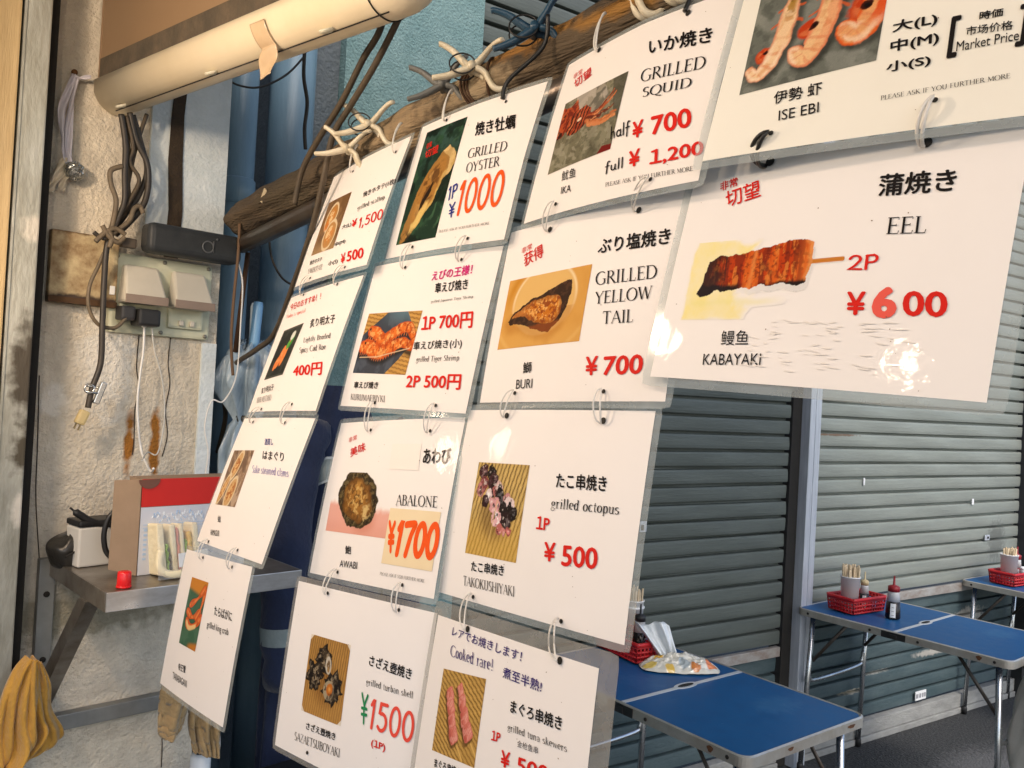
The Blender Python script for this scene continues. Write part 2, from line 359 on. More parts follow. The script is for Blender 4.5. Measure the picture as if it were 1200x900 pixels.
def folding_table(c,rz,label):
    t=thing('folding_table',label,'table',(c[0],c[1],0),(0,0,R_(rz)),'blue folding tables by the shutters')
    hx,hy=.29,.445
    # rim: outer ring of aluminium with a raised bead
    o=rrect(hx,hy,.035); i_=rrect(hx-.010,hy-.010,.028); b=MB(); n=len(o); z0,z1,z2=TT-.030,TT-.002,TT+.0015
    vs=[(x,y,z0) for x,y in o]+[(x,y,z1) for x,y in o]+[((x+u)/2,(y+v)/2,z2) for (x,y),(u,v) in zip(o,i_)]+[(x,y,z1) for x,y in i_]+[(x,y,z0) for x,y in i_]
    fs=[]
    for L in range(4):
        for k in range(n): fs.append((L*n+k,L*n+(k+1)%n,(L+1)*n+(k+1)%n,(L+1)*n+k))
    fs+= [(4*n+k,4*n+(k+1)%n,(k+1)%n,k) for k in range(n)]
    b.add(vs,fs,False); rim=b.build('edge_trim',rimm,t)
    for y in (hy-.06,.10,-.10,-hy+.06):
        for x in (-hx-.0012,hx+.0012):
            M=Matrix.Translation((x,y,TT-.016))@Matrix.Rotation(R_(90),4,'Y'); MB().lathe([(.0055,-.001),(.0055,.0012),(.003,.002)],10,M).build('bolt',dk,rim)
    for (x,y,sx,sy) in ((-.10,-hy-.0012,.022,.002),(.20,-hy-.0012,.035,.002),(-hx-.0012,-.33,.002,.02)):
        bb=MB(); bb.prism([(x+sx*.5*math.cos(a)*(1+.3*math.sin(3*a+y)),y,TT-.014+.006*math.sin(a)*(1+.25*math.cos(2*a+x))) if sx>sy else (x,y+sy*.5*math.cos(a)*(1+.3*math.sin(3*a)),TT-.015+.009*math.sin(a)) for a in np.linspace(0,2*math.pi,13)[:-1]],(0,-.0008,0) if sx>sy else (-.0008,0,0)); bb.build('rust_spot',rustm,rim)
    for sgn in (1,-1):   # the two blue halves, butting on the seam
        pl=[(x,y) for x,y in rrect(hx-.0105,hy-.0105,.028)]
        ya=.0085
        poly=[(x,y) for x,y in pl if y*sgn>.02]
        poly=poly+([(-hx+.0105,ya*sgn),(hx-.0105,ya*sgn)] if sgn>0 else [(hx-.0105,ya*sgn),(-hx+.0105,ya*sgn)])
        b=MB(); b.prism([(x,y,TT-.026) for x,y in poly],(0,0,.025)); b.build('top_panel',blue,t)
    # seam strip with carrying slot
    b=MB(); b.box((0,0,TT-.010),(2*hx-.022,.016,.0200)); 
    ring=[];  
    s_=b.build('centre_seam',seam,t)
    b=MB(); oo=[(.052*math.cos(a),.019*math.sin(a)) for a in np.linspace(0,2*math.pi,25)[:-1]]; 
    b.prism([(x,y,TT-.0005) for x,y in oo],(0,0,.0022)); hd=b.build('handle_surround',seam,t)
    b=MB(); b.prism([(.036*math.cos(a),.010*math.sin(a),TT+.0016) for a in np.linspace(0,2*math.pi,25)[:-1]],(0,0,.0006)); b.build('handle_slot',dk,hd)
    sc_=MB()
    for k in range(16):
        x,y,a_,L_=rng.uniform(-.24,.24),rng.uniform(-.40,.40),rng.uniform(0,3.14),rng.uniform(.01,.05)
        if abs(y)<.06: continue
        dx,dy=math.cos(a_)*L_/2,math.sin(a_)*L_/2; nx_,ny_=-math.sin(a_)*.0005,math.cos(a_)*.0005
        sc_.add([(x-dx,y-dy,TT-.0007),(x+nx_,y+ny_,TT-.0007),(x+dx,y+dy,TT-.0007),(x-nx_,y-ny_,TT-.0007)],[(3,2,1,0)])
    sc_.build('scratch_marks',mat('scratch_pale',(.10,.20,.34),.6),t,fix=False)
    b=MB(); b.box((-hx-.0016,0,TT-.017),(.003,.10,.026)); b.box((-hx-.004,0,TT-.020),(.006,.03,.018),.002); b.build('catch',blackm,t)
    for sy in (1,-1):
        y=sy*.385
        for sx in (1,-1):
            x=sx*.245
            l=MB().tube([(x,y,TT-.03),(x+sx*.006,y+sy*.012,.36),(x+sx*.012,y+sy*.022,.02)],.0115,12).build('leg',chrome,t)
            MB().lathe([(.0145,0),(.0145,.035),(.0125,.04)],12,Matrix.Translation((x+sx*.012,y+sy*.022,0))).build('foot',blackm,l)
            b=MB(); b.tube([(x-sx*.014,y,.50),(x-sx*.014,y-sy*.16,TT-.03)],.0075,6,flat=.45); b.build('brace',mat('brace_steel',(.16,.15,.14),.5,.7,col2=(.10,.07,.05),scale=20),t)
        P=crom([(-.243,y+sy*.010,.47),(-.235,y+sy*.012,.425),(-.205,y+sy*.013,.405),(0,y+sy*.013,.40),(.205,y+sy*.013,.405),(.235,y+sy*.012,.425),(.243,y+sy*.010,.47)],4)
        MB().tube(P,.0095,10).build('cross_bar',chrome,t)
    return t
TB=[((2.262,1.490),-6.,'nearest blue folding table, with the flower print wrapper and a red basket on it'),
    ((3.834,1.331),-4.5,'middle blue folding table, with the red capped soy bottle beside its basket'),
    ((5.27,1.10),-8.,'far blue folding table at the right edge beside the dark upright')]
TABS=[folding_table(*a) for a in TB]

redp=mat('red_plastic',(.52,.018,.022),.4,col2=(.44,.012,.016),scale=10)
def red_basket(c,rz,label):
    t=thing('plastic_basket',label,'basket',(c[0],c[1],TT+.002),(0,0,R_(rz)),'red condiment baskets')
    Lx,Ly,h=.105,.062,.072; tp=1.10
    b=MB(); b.box((0,0,.003),(2*Lx-.004,2*Ly-.004,.005),.001)
    def wall(a,c_):
        a=Vector(a);c_=Vector(c_); n=12 if (a-c_).length>.15 else 8
        up=lambda p,z:Vector((p.x*(1+(tp-1)*z/h),p.y*(1+(tp-1)*z/h),z))
        for z in (.006,.022,.038,.054):
            b.tube([up(a,z),up(c_,z)],.0042,6)
        for k in range(n+1):
            p=a.lerp(c_,k/n); b.tube([up(p,.003),up(p,h)],.0036,6)
        # solid band under the rim
    cs=[(-Lx,-Ly,0),(Lx,-Ly,0),(Lx,Ly,0),(-Lx,Ly,0)]
    for i in range(4): wall(cs[i],cs[(i+1)%4])
    b.build('lattice',redp,t)
    r=MB(); ro=rrect(Lx*tp+.006,Ly*tp+.006,.016); ri=rrect(Lx*tp-.003,Ly*tp-.003,.010); n=len(ro)
    vs=[(x,y,h-.014) for x,y in ro]+[(x,y,h) for x,y in ro]+[(x,y,h) for x,y in ri]+[(x,y,h-.014) for x,y in ri]
    fs=[(L*n+k,L*n+(k+1)%n,((L+1)%4)*n+(k+1)%n,((L+1)%4)*n+k) for L in range(4) for k in range(n)]
    r.add(vs,fs,True); r.build('rim',redp,t)
    return t
cupm=mat('paper_cup',(.86,.86,.84),.6,col2=(.80,.80,.79),scale=8)
woodp=mat('pale_wood',(.62,.50,.33),.7,col2=(.52,.40,.25),scale=30,stretch=(1,1,.1))
def cup(c,label,r=.036,h=.115,stacked=1):
    t=thing('paper_cup',label,'cup',(c[0],c[1],TT+.008),group=None)
    b=MB(); z=0
    for k in range(stacked):
        b.lathe([(r*.80,z),(r,z+h),(r+.002,z+h),(r+.002,z+h-.004)] if k==stacked-1 else [(r*.8,z),(r*.99,z+h*.9),(r+.003,z+h*.9),(r+.003,z+h*.94),(r*.97,z+h*.94)],28); z+=.016
    b.build('cup_body',cupm,t); return t
def sticks(c,n,label,zt,r=.025,grp='wooden chopsticks standing in the white cups'):
    for k in range(n):
        a=rng.uniform(0,6.28); q=math.sqrt(rng.uniform(.05,1))*r*1.25
        x,y=c[0]+q*math.cos(a),c[1]+q*math.sin(a); L=zt+rng.uniform(-.012,.008)
        lx,ly=.15*q*math.cos(a)+rng.uniform(-.003,.003),.15*q*math.sin(a)+rng.uniform(-.003,.003)
        b=MB(); b.tube([(x*0,0,0),(lx,ly,L)],[.0028,.0040],6); o=b.build('chopstick',woodp); o.location=(x,y,TT+.012); tag(o,label,'chopstick',grp)
def soy(c,label,h=.115,cap=None,body=None,r=.024,nozzle=True,labelc=True):
    t=thing('sauce_bottle',label,'bottle',(c[0],c[1],TT+.002))
    sauce=mat('soy_sauce',(.010,.006,.005),.25); clearp=mat('clear_bottle',(.55,.56,.56),.2,col2=(.5,.5,.5),scale=5)
    M=Matrix.Identity(4)
    MB().lathe([(r*.95,0),(r*1.05,.004),(r*.92,h*.5)],20).build('sauce',body or sauce,t)
    MB().lathe([(r*.92,h*.5),(r*.80,h*.74),(r*.74,h*.78)],20).build('bottle_top',clearp,t)
    cp=MB(); cp.lathe([(r*.82,h*.78),(r*.82,h*.92),(r*.5,h*.95)]+([(r*.18,h*.97),(r*.12,h*1.22)] if nozzle else []),16); cp.build('cap',cap or mat('dark_red_cap',(.25,.008,.012),.4),t)
    if labelc:
        f=lambda u,v:(r*(1.065-.26*(.05+.40*v))*math.cos(R_(180+42*u)),r*(1.065-.26*(.05+.40*v))*math.sin(R_(180+42*u)),h*(.05+.40*v))
        MB().grid(f,8,3).build('paper_label',wl,t)
        for k in range(3):
            f=lambda u,v,k=k:(r*(1.085-.26*(.12+.11*k))*math.cos(R_(190+20*u)),r*(1.085-.26*(.12+.11*k))*math.sin(R_(190+20*u)),h*(.11+.11*k+.018*v))
            MB().grid(f,6,2).build('label_print',MATS['grey_print'],t)
    return t
# nearest table
B1=(2.375,1.80); red_basket(B1,78,'red plastic basket of bottles on the nearest blue table')
CUP1=(2.490,1.88)
cup(CUP1,'stack of white paper cups with chopsticks in the basket on the nearest table',.036,.135,2); sticks(CUP1,34,'pale wooden chopstick standing in the white cup on the nearest blue table',.185)
g1=mat('green_glass',(.02,.16,.03),.2)
soy((2.425,1.800),'dark sauce bottle with black cap in the basket on the nearest table',.135,cap=blackm,r=.023,nozzle=True,labelc=False)
soy((2.462,1.825),'green topped sauce bottle in the basket on the nearest table',.125,cap=blackm,body=g1,r=.018,nozzle=False,labelc=False)
# middle table
B2=(3.775,1.61); red_basket(B2,-12,'red plastic basket with a white cup on the middle blue table')
CUP2=(3.725,1.62); cup(CUP2,'white paper cup full of chopsticks in the basket on the middle table',.042,.150); sticks(CUP2,38,'pale wooden chopstick standing in the white cup on the middle blue table',.190)
soy((3.845,1.605),'sauce bottle with a tan nozzle cap in the basket on the middle table',.135,cap=mat('tan_cap',(.5,.40,.22),.5),r=.021)
soy((3.775,1.448),'dark soy bottle with red nozzle cap and white label on the middle blue table',.150,r=.030)
# far table
B3=(5.21,1.37); red_basket(B3,-12,'red plastic basket on the far blue table at the right edge')
CUP3=(5.175,1.38); cup(CUP3,'white paper cup of chopsticks in the basket on the far table',.044,.155); sticks(CUP3,30,'pale wooden chopstick standing in the white cup on the far blue table',.182)
soy((5.285,1.37),'dark red sauce bottle in the basket on the far table',.16,body=mat('red_sauce',(.18,.01,.015),.3),r=.024)
soy((5.245,1.33),'small white sauce bottle in the basket on the far table',.10,body=wl,cap=wl,r=.018,nozzle=False,labelc=False)

# flower-print wrapper on the nearest table
def vcol(o,cols,name='Col'):
    a=o.data.color_attributes.new(name,'FLOAT_COLOR','POINT')
    c=np.ones((len(o.data.vertices),4),np.float32); c[:,:3]=cols; a.data.foreach_set('color',c.ravel())
def vmat(name,rough=.5,coat=0,bumpc=False):
    if name in MATS: return MATS[name]
    M=bpy.data.materials.new(name); M.use_nodes=True; nt=M.node_tree
    at=nt.nodes.new('ShaderNodeVertexColor'); at.layer_name='Col'; b=nt.nodes['Principled BSDF']
    nt.links.new(at.outputs[0],b.inputs['Base Color']); b.inputs['Roughness'].default_value=rough
    b.inputs['Coat Weight'].default_value=coat; b.inputs['Coat Roughness'].default_value=.045
    if bumpc:
        b.inputs['Specular IOR Level'].default_value=.08
        tc=nt.nodes.new('ShaderNodeTexCoord'); n=nt.nodes.new('ShaderNodeTexNoise'); n.inputs['Scale'].default_value=11; n.inputs['Detail'].default_value=5; nt.links.new(tc.outputs['Object'],n.inputs['Vector'])
        bp=nt.nodes.new('ShaderNodeBump'); bp.inputs['Strength'].default_value=.17; bp.inputs['Distance'].default_value=.01; nt.links.new(n.outputs['Fac'],bp.inputs['Height']); nt.links.new(bp.outputs[0],b.inputs['Coat Normal'])
    MATS[name]=M; return M
def h2(x,y,seed):
    v=np.sin(x*127.1+y*311.7+seed*74.7)*43758.5453; return v-np.floor(v)
def vn(x,y,seed=0):
    xi,yi=np.floor(x),np.floor(y); u,v=x-xi,y-yi; u=u*u*(3-2*u); v=v*v*(3-2*v)
    return (h2(xi,yi,seed)*(1-u)+h2(xi+1,yi,seed)*u)*(1-v)+(h2(xi,yi+1,seed)*(1-u)+h2(xi+1,yi+1,seed)*u)*v
def fbm(x,y,seed=0,o=4):
    s=0;a=.5
    for k in range(o): s=s+a*vn(x*2**k,y*2**k,seed+k*13); a*=.5
    return s/(1-.5**o)
def wrapper():
    nu,nv=90,60; vs=[];fs=[]
    U,V=np.meshgrid(np.linspace(-1,1,nu),np.linspace(-1,1,nv))
    # pouch: low dome with pinched seams
    X=U*.135*(1-.10*V*V); Y=V*.062*(1-.25*np.abs(U)**3)
    dome=np.clip(1-np.abs(U)**2.6,0,1)*np.clip(1-np.abs(V)**2.2,0,1)
    n1=fbm(U*3+5,V*3,3)-.5; n2=np.abs(fbm(U*5,V*5,9)-.5)
    Z=.003+.045*dome+dome*(.028*n1-.05*n2)+.005*n1
    cols=np.ones((nv,nu,3))*np.array([.66,.62,.52])
    for (cx,cy,r,c) in ((-.55,.1,.22,(.75,.42,.03)),(-.1,.55,.20,(.7,.40,.05)),(.75,-.3,.26,(.62,.16,.02)),(.05,-.55,.25,(.36,.40,.40)),(-.8,-.5,.25,(.7,.5,.12)),(.35,-.75,.2,(.6,.2,.04)),(.3,.4,.2,(.45,.47,.45)),(-.35,-.8,.18,(.7,.45,.08))):
        d=np.hypot((U-cx)*1.9,V-cy)+.25*(fbm(U*4,V*4,21)-.5)
        mk=np.clip((r*1.25-d)/.05,0,1)[...,None]; cols=cols*(1-mk)+np.array(c)*mk
    P=np.stack([X,Y,Z],-1).reshape(-1,3)
    fs=[(j*nu+i,j*nu+i+1,(j+1)*nu+i+1,(j+1)*nu+i) for j in range(nv-1) for i in range(nu-1)]
    b=MB(); b.add([tuple(map(float,p)) for p in P],fs,True)
    t=thing('snack_wrapper','crumpled clear bag with orange flower print on the nearest blue table','wrapper',(2.385,1.60,TT+.001),(0,0,R_(-42)))
    o=b.build('pouch',vmat('printed_film',.25,.5),t); vcol(o,cols.reshape(-1,3))
    def fl(u,v):
        a=(u-.5)*2; wdt=.034+.034*v; z=.030+.105*v
        return Vector((-.035-.055*v+a*wdt*.9,.015+.03*v+.012*math.sin(a*5+v*3)+.008*math.sin(a*11),z+.010*math.sin(a*4)*v))
    MB().grid(fl,28,14).build('twisted_top',mat('white_film',(.80,.82,.82),.3,col2=(.68,.72,.74),scale=30),t,solid=.0006)
wrapper()
# pale bag hanging at the right end
def pbag():
    t=thing('plastic_bag','pale grey plastic bag hanging at the right end of the middle blue table','bag',(3.625,.80,0),(0,0,R_(-30)))
    def f(u,v):
        a=u*2*math.pi; z=.12+.60*v; r=.075+.045*math.sin(min(1,(1-v)*1.5)*math.pi*.6)
        k=1+.10*math.sin(5*a+v*6)+.05*math.sin(11*a-v*9)
        return Vector((r*k*math.cos(a)*.8,r*k*math.sin(a)*1.25,z+.012*math.sin(3*a)*v))
    MB().grid(f,48,24).build('bag_body',mat('pale_film',(.70,.66,.58),.4,col2=(.60,.56,.49),scale=9,bump=.2),t)
pbag()
# ------------------------------------------------------------------ on the plaster wall
FW=WALLY
# rusty junction box
rb=mat('rusty_box_paint',(.62,.52,.31),.7,col2=(.15,.07,.022),scale=24,amt=.55,bump=.3,bscale=50,
   spots=[((.535,1.80,1.765),(.10,.2,.012),(.05,.03,.02)),((.52,1.80,1.905),(.07,.2,.009),(.12,.07,.03))])
t=thing('junction_box','rusty yellowed metal box on the wall left of the outlet plate','box')
MB().box((.536,1.838,1.828),(.128,.024,.145),.003).build('box_body',rb,t)
MB().box((.590,1.824,1.792),(.010,.004,.018),.001).build('latch',wl,t)
MB().box((.536,1.8245,1.762),(.130,.004,.012),.001).build('rusty_edge',mat('deep_rust',(.05,.028,.016),.9,col2=(.10,.05,.02),scale=40),t)

# double outlet plate
olive=mat('ivory_plate',(.56,.57,.43),.5,col2=(.49,.50,.37),scale=7,bump=.04)
hoodm=mat('ivory_hood',(.58,.55,.47),.5,col2=(.48,.45,.38),scale=6,amt=.45)
hoodb=mat('hood_edge',(.20,.15,.12),.6,col2=(.26,.2,.16),scale=14)
t=thing('outlet_plate','double outdoor outlet plate with two hooded covers on the plaster wall','outlet',(.697,FW-.006,1.790))
MB().box((0,0,0),(.216,.022,.168),.006).build('back_plate',olive,t)
for x,z in ((-.098,.076),(0,.076),(.098,.076),(-.098,-.076),(.098,-.076),(0.0,-.076)):
    MB().lathe([(.0045,0),(.0045,.002),(.003,.003)],12,Matrix.Translation((x,-.011,z))@Matrix.Rotation(R_(90),4,'X')).build('screw',mat('dull_screw',(.25,.24,.2),.5,.7),t)
def hood(x,label=None):
    # recessed housing and the sloping hood over it
    h=MB()
    pr=[(0,.060),(-.014,.060),(-.052,-.005),(-.055,-.022),(0,-.022)]   # y,z
    wt,wb=.036,.043
    L=[(x-(wt if z>.03 else wb),-.011+y,z) for y,z in pr]; Rr=[(x+(wt if z>.03 else wb),-.011+y,z) for y,z in pr]
    vs=L+Rr; n=5
    h.add(vs,[(0,1,2,3,4)[::-1],(5,6,7,8,9)]+[(i,(i+1)%5,5+(i+1)%5,5+i) for i in range(5)])
    o=h.build('cover_hood',hoodm,t,bevel=.006)
    MB().box((x,-.0675,-.0140),(2*wb+.001,.003,.018),.0012).build('hood_lip',hoodb,o)
    MB().lathe([(.0035,0),(.0035,.0012)],10,Matrix.Translation((x,-.0265,.052))@Matrix.Rotation(R_(60),4,'X')).build('cover_screw',dk,o)
    MB().box((x,-.014,-.042),(.078,.014,.045),.006).build('socket_base',olive,t)
hood(-.052); hood(.050)
for x in (.038,.062): MB().box((x,-.024,-.052),(.010,.008,.012),.002).build('socket_knob',hoodm,t)
# usb charger plugged in
t=thing('usb_charger','black usb charger plugged in under the left outlet cover','charger',(.640,1.80,1.752))
MB().box((.012,0,-.012),(.046,.05,.036),.006).build('charger_body',blackm,t); MB().box((-.028,.004,-.006),(.03,.04,.03),.006).build('adapter_plug',mat('dark_plastic',(.03,.03,.032),.5),t)
whitec=mat('white_cable',(.72,.72,.70),.45)
def cable(name,label,pts,r,m,cat='cable',k=8,group=None,conn=None):
    t=thing(name,label,cat,group=group)
    MB().tube(crom(pts,k),r,8).build('cable_run',m,t)
    if conn:
        for p,d in conn: 
            MB().box(p,d,.0025).build('connector',m,t)
    return t
P=lambda pts,Y:[onY(x,y,Y) for x,y in pts]
a=P([(169,383),(168,410),(164,440),(161,470),(162,500),(166,530)],1.80)+[onY(176,552,1.71),onY(180,549,1.68)]
cable('usb_cable','thick white usb cable hanging left from the black charger into the red topped box',a,.0024,whitec,conn=[(onY(169,379,1.80),(.009,.009,.018))])
a=P([(178,383),(181,410),(189,440),(193,475),(191,505),(184,532),(173,530)],1.80)+[onY(166,540,1.70)]
cable('usb_cable','thin pale usb cable hanging right from the black charger into the red topped box',a,.0015,mat('pale_cable',(.5,.5,.47),.5),conn=[(onY(178,379,1.80),(.007,.008,.016))])
# speaker bar on the plate
spk=mat('speaker_cloth',(.020,.024,.028),.55,col2=(.03,.034,.038),scale=60,bump=.1,bscale=300)
t=thing('speaker','black rounded bluetooth speaker lying on top of the outlet plate','speaker',(.738,1.790,1.908))
f=lambda u,v:None
b=MB(); b.box((0,0,0),(.205,.056,.062),.013); b.build('speaker_body',spk,t,bevel=.004)
logo=mat('speaker_mark',(.10,.11,.12),.4)
b=MB(); b.tube([(.012*math.cos(q)+.022,-.0292,-.004+.012*math.sin(q)) for q in np.linspace(0,2*math.pi,20)[:-1]],.0016,6,closed=True); b.tube([(.034,-.0292,-.014),(.034,-.0292,.010)],.0016,6); b.tube([(.040,-.0292,.014),(.043,-.0292,.017)],.0022,6); b.build('logo',logo,t)
cable('speaker_cable','thin white cable leaving the right end of the black speaker',P([(266,297),(276,302),(284,330),(282,380),(277,440),(262,470),(248,470),(240,500),(244,530),(240,560)],1.80),.0018,whitec)

# bundle of cables from the sign to the plug
cabm=[mat('black_cable',(.020,.018,.016),.5,col2=(.05,.04,.03),scale=40),mat('brown_cable',(.085,.06,.035),.6,col2=(.05,.04,.028),scale=40),mat('grey_brown_cable',(.16,.12,.075),.6,col2=(.1,.08,.055),scale=40)]
YB=1.79
runs=[([(152,132),(160,165),(172,190),(174,215),(168,240),(150,262),(135,275)],0,.0050),
      ([(156,135),(166,170),(172,200),(163,228),(148,250),(132,272)],0,.0045),
      ([(142,134),(147,170),(146,205),(146,235),(138,258),(126,285),(122,330),(120,380),(118,425),(108,455),(103,478)],0,.0048),
      ([(145,136),(150,180),(149,215),(150,240),(136,262)],1,.0050),
      ([(148,136),(156,172),(152,190),(163,210),(155,230),(140,255),(128,270)],1,.0035),
      ([(172,134),(160,170),(152,205),(146,240)],1,.0035),
      ([(143,195),(130,200),(130,215),(136,235),(133,258),(128,278)],2,.0042),
      ([(168,250),(164,242),(157,245),(152,258),(138,270),(122,280)],2,.0040)]
t=thing('cable_bundle','knotted bundle of black and brown cables hanging below the sign box','cable bundle')
for i,(pts,mi,r) in enumerate(runs):
    dy=[-.004,.004,-.012,.0,-.008,.006,-.014,-.018][i]
    MB().tube(crom([onY(x,y,YB+dy) for x,y in pts],8),r*1.25,8).build('cable',cabm[mi],t)
for pts in ([(120,264),(127,276),(138,284),(146,278)],[(112,283),(124,272),(136,268),(147,275)],[(126,268),(131,279),(128,290)]):
    MB().tube(crom([onY(x,y,YB-.024) for x,y in pts],6),.0050,8).build('tie',cabm[2],t)
MB().tube(crom(P([(110,272),(116,277),(124,280)],YB-.02),4),.0045,8).build('tie_end',cabm[0],t)
MB().box(onY(150,285,YB-.005),(.030,.02,.02),.004).build('plug_block',mat('dark_brown_plug',(.07,.055,.04),.6),t)
cable('grey_cable','greyish cable curling from the black adapter below the outlet plate',P([(148,372),(135,384),(115,380),(104,360),(105,335),(115,312),(122,296)],1.788),.0038,cabm[2])
# hanging plug with a bulldog clip
t=thing('power_plug','yellowed two pin plug hanging from the black cable below the rusty box','plug',tuple(onY(96,489,1.785)))
rt=Matrix.Rotation(R_(22),3,'Y')
MB().box((0,0,0),(.020,.016,.030),.005,rot=rt).build('plug_body',mat('yellowed_plastic',(.50,.40,.20),.5),t)
for dx in (-.004,.004):
    v=rt@Vector((dx,0,-.020)); MB().box(tuple(v),(.002,.006,.012),0,rot=rt).build('pin',mat('brass',(.35,.28,.15),.35,.9),t)
t=thing('bulldog_clip','small steel bulldog clip gripping the hanging black cable','clip',tuple(onY(112,458,1.775)))
stl=mat('bright_steel',(.55,.55,.53),.25,.95)
MB().box((.008,0,-.004),(.012,.012,.046),.002,rot=Matrix.Rotation(R_(18),3,'Y')).build('jaw',stl,t)
MB().tube([(-.013+.009*math.cos(q),-.004,.004+.009*math.sin(q)) for q in np.linspace(0,6.283,18)[:-1]],.0018,6,closed=True).build('grip',stl,t)
MB().tube([(-.020,-.004,-.002),(.004,-.004,-.005)],.0022,6).build('grip',stl,t)
MB().tube([(-.020,-.002,.010),(.004,-.002,.006)],.0022,6).build('grip',stl,t)
# white ribbon on a nail, with a lump of foil
rib=mat('white_tape',(.62,.60,.66),.5,col2=(.50,.48,.53),scale=20)
t=thing('plastic_ribbon','white plastic ribbon hanging from a nail on the plaster wall','ribbon')
def band(pts,w0,m,name,par,Y=1.83,amp=.003,ph=0):
    c=crom([onY(x,y,Y) for x,y in pts],8); k=len(c)
    def f(u,v):
        i=min(k-1,int(round(v*(k-1)))); a=c[i]; d=(c[min(k-1,i+1)]-c[max(0,i-1)]).normalized(); sx=d.cross(Vector((0,1,0))).normalized()
        wv=w0*(.6+.5*abs(math.sin(v*5+ph))); return a+sx*(u-.5)*wv+Vector((0,-.004-amp*math.sin(u*7+v*9+ph),0))
    return MB().grid(f,9,k).build(name,m,par,solid=.0005)
band([(86,88),(78,110),(72,130),(74,160),(76,180),(82,195)],.014,rib,'strand',t)
band([(88,92),(84,120),(80,150),(80,180),(85,195)],.013,rib,'strand',t,ph=2)
band([(86,90),(95,92),(106,90)],.008,rib,'loose_end',t,ph=1)
band([(76,185),(70,200),(62,215),(57,224)],.016,mat('cream_tape',(.62,.54,.40),.6),'loose_end',t,ph=3)
band([(80,200),(74,212),(72,224)],.012,MATS['cream_tape'],'loose_end',t,ph=4)
MB().lathe([(.006,0),(.006,.004),(.002,.005)],10,Matrix.Translation(onY(87,85,1.835))@Matrix.Rotation(R_(90),4,'X')).build('nail',mat('rusty_nail',(.14,.06,.02),.8,.3),t)
def lump(c,r,name,m,par,seed=0,n=20,sq=(1,1,1),rough=.35):
    def f(u,v):
        a=u*2*math.pi; p=(v-.5)*math.pi; d=Vector((math.cos(p)*math.cos(a),math.cos(p)*math.sin(a),math.sin(p)))
        k=1+rough*(float(fbm(np.float64(d.x*2.2+9),np.float64(d.y*2.2+d.z*1.7+4),seed))-.5)*2
        return Vector(c)+Vector((d.x*sq[0],d.y*sq[1],d.z*sq[2]))*r*k
    return MB().grid(f,n*2,n,smooth=False).build(name,m,par)
lump(onY(88,200,1.825),.019,'foil_lump',mat('foil',(.55,.57,.55),.25,.9,col2=(.35,.37,.36),scale=50),t,3)

# ------------------------------------------------------------------ shelf
st=mat('stained_steel',(.40,.375,.34),.33,.8,col2=(.17,.14,.11),scale=13,amt=.5,bump=.12,bscale=40,detail=9)
stf=mat('bright_edge_steel',(.62,.63,.64),.3,.7,col2=(.36,.35,.34),scale=12,stretch=(1,1,3))
gs=mat('grey_bracket',(.30,.31,.30),.5,.5,col2=(.2,.2,.19),scale=10)
ZS=1.244
t=thing('wall_shelf','stained steel wall shelf with folded front edge and diagonal bracket','shelf')
MB().box((.693,1.675,ZS-.0015),(.37,.346,.003)).build('shelf_top',st,t)
MB().box((.693,1.5005,ZS-.017),(.374,.003,.034),.001).build('front_edge',stf,t)
MB().box((.5065,1.676,ZS-.017),(.003,.346,.034),.001).build('side_edge',st,t)
MB().box((.8795,1.676,ZS-.017),(.003,.346,.034),.001).build('side_edge',stf,t)
pa,pb=onX(100,697,.507),onX(38,790,.507)
b=MB(); b.prism([(.500,1.585,ZS-.034),(.500,1.625,ZS-.034),(.500,1.835,ZS-.245),(.500,1.835,ZS-.295)],(.004,0,0)); b.prism([(.504,1.585,ZS-.034),(.504,1.590,ZS-.034),(.504,1.835,ZS-.287),(.504,1.835,ZS-.295)],(.022,0,0)); b.build('diagonal_brace',st,t)
MB().box((.502,1.836,ZS-.18),(.030,.020,.36),.002).build('wall_rail',gs,t)
for z in (.07,.20): MB().lathe([(.006,0),(.006,.002)],10,Matrix.Translation((.502,1.8255,ZS-z))@Matrix.Rotation(R_(90),4,'X')).build('bolt',dk,t)
MB().box((.70,1.836,ZS-.335),(.40,.024,.032),.002).build('cross_rail',gs,t)
# red topped cardboard box
red=mat('red_card',(.62,.020,.012),.4,col2=(.52,.014,.010),scale=6); whc=mat('white_card',(.60,.62,.68),.35,col2=(.54,.56,.62),scale=5); kraft=mat('kraft_card',(.30,.21,.14),.8,col2=(.24,.17,.11),scale=12)
A=onZ(158,676,ZS+.002); 
t=thing('cardboard_box','cardboard box with red top band and white front standing on the steel shelf','box',(.592,1.60,ZS+.001),(0,0,R_(2)))
bw,bd,bh=.215,.06,.180
bx=MB(); bx.box((bw/2,bd/2+.001,bh/2),(bw,bd,bh-.001)); bx.build('box_body',kraft,t)
MB().box((bw/2,-.0005,bh-.026),(bw,.003,.052)).build('red_band',red,t)
MB().box((bw/2,-.0005,(bh-.053)/2),(bw,.003,bh-.053)).build('white_front',whc,t)
b=MB(); b.prism([(-.002,-.001,0),(-.002,-.001,bh),(-.036,.030,bh-.004),(-.038,.030,.010)],(-.003,0.002,0)); b.build('side_flap',kraft,t)
b=MB(); b.prism([(.012+.020*math.cos(q),-.0028,bh-.001+.017*math.sin(q)) for q in np.linspace(math.pi,2*math.pi,12)]+[(.032,-.0028,bh+.0005),(-.006,-.0028,bh+.0005)][:1],(0,-.0008,0)); b.build('torn_notch',mat('torn_card',(.16,.07,.05),.9),t)
bp=mat('pale_blue_glare_print',(.38,.52,.72),.5); 
pm_=MB(); pw_=MB()
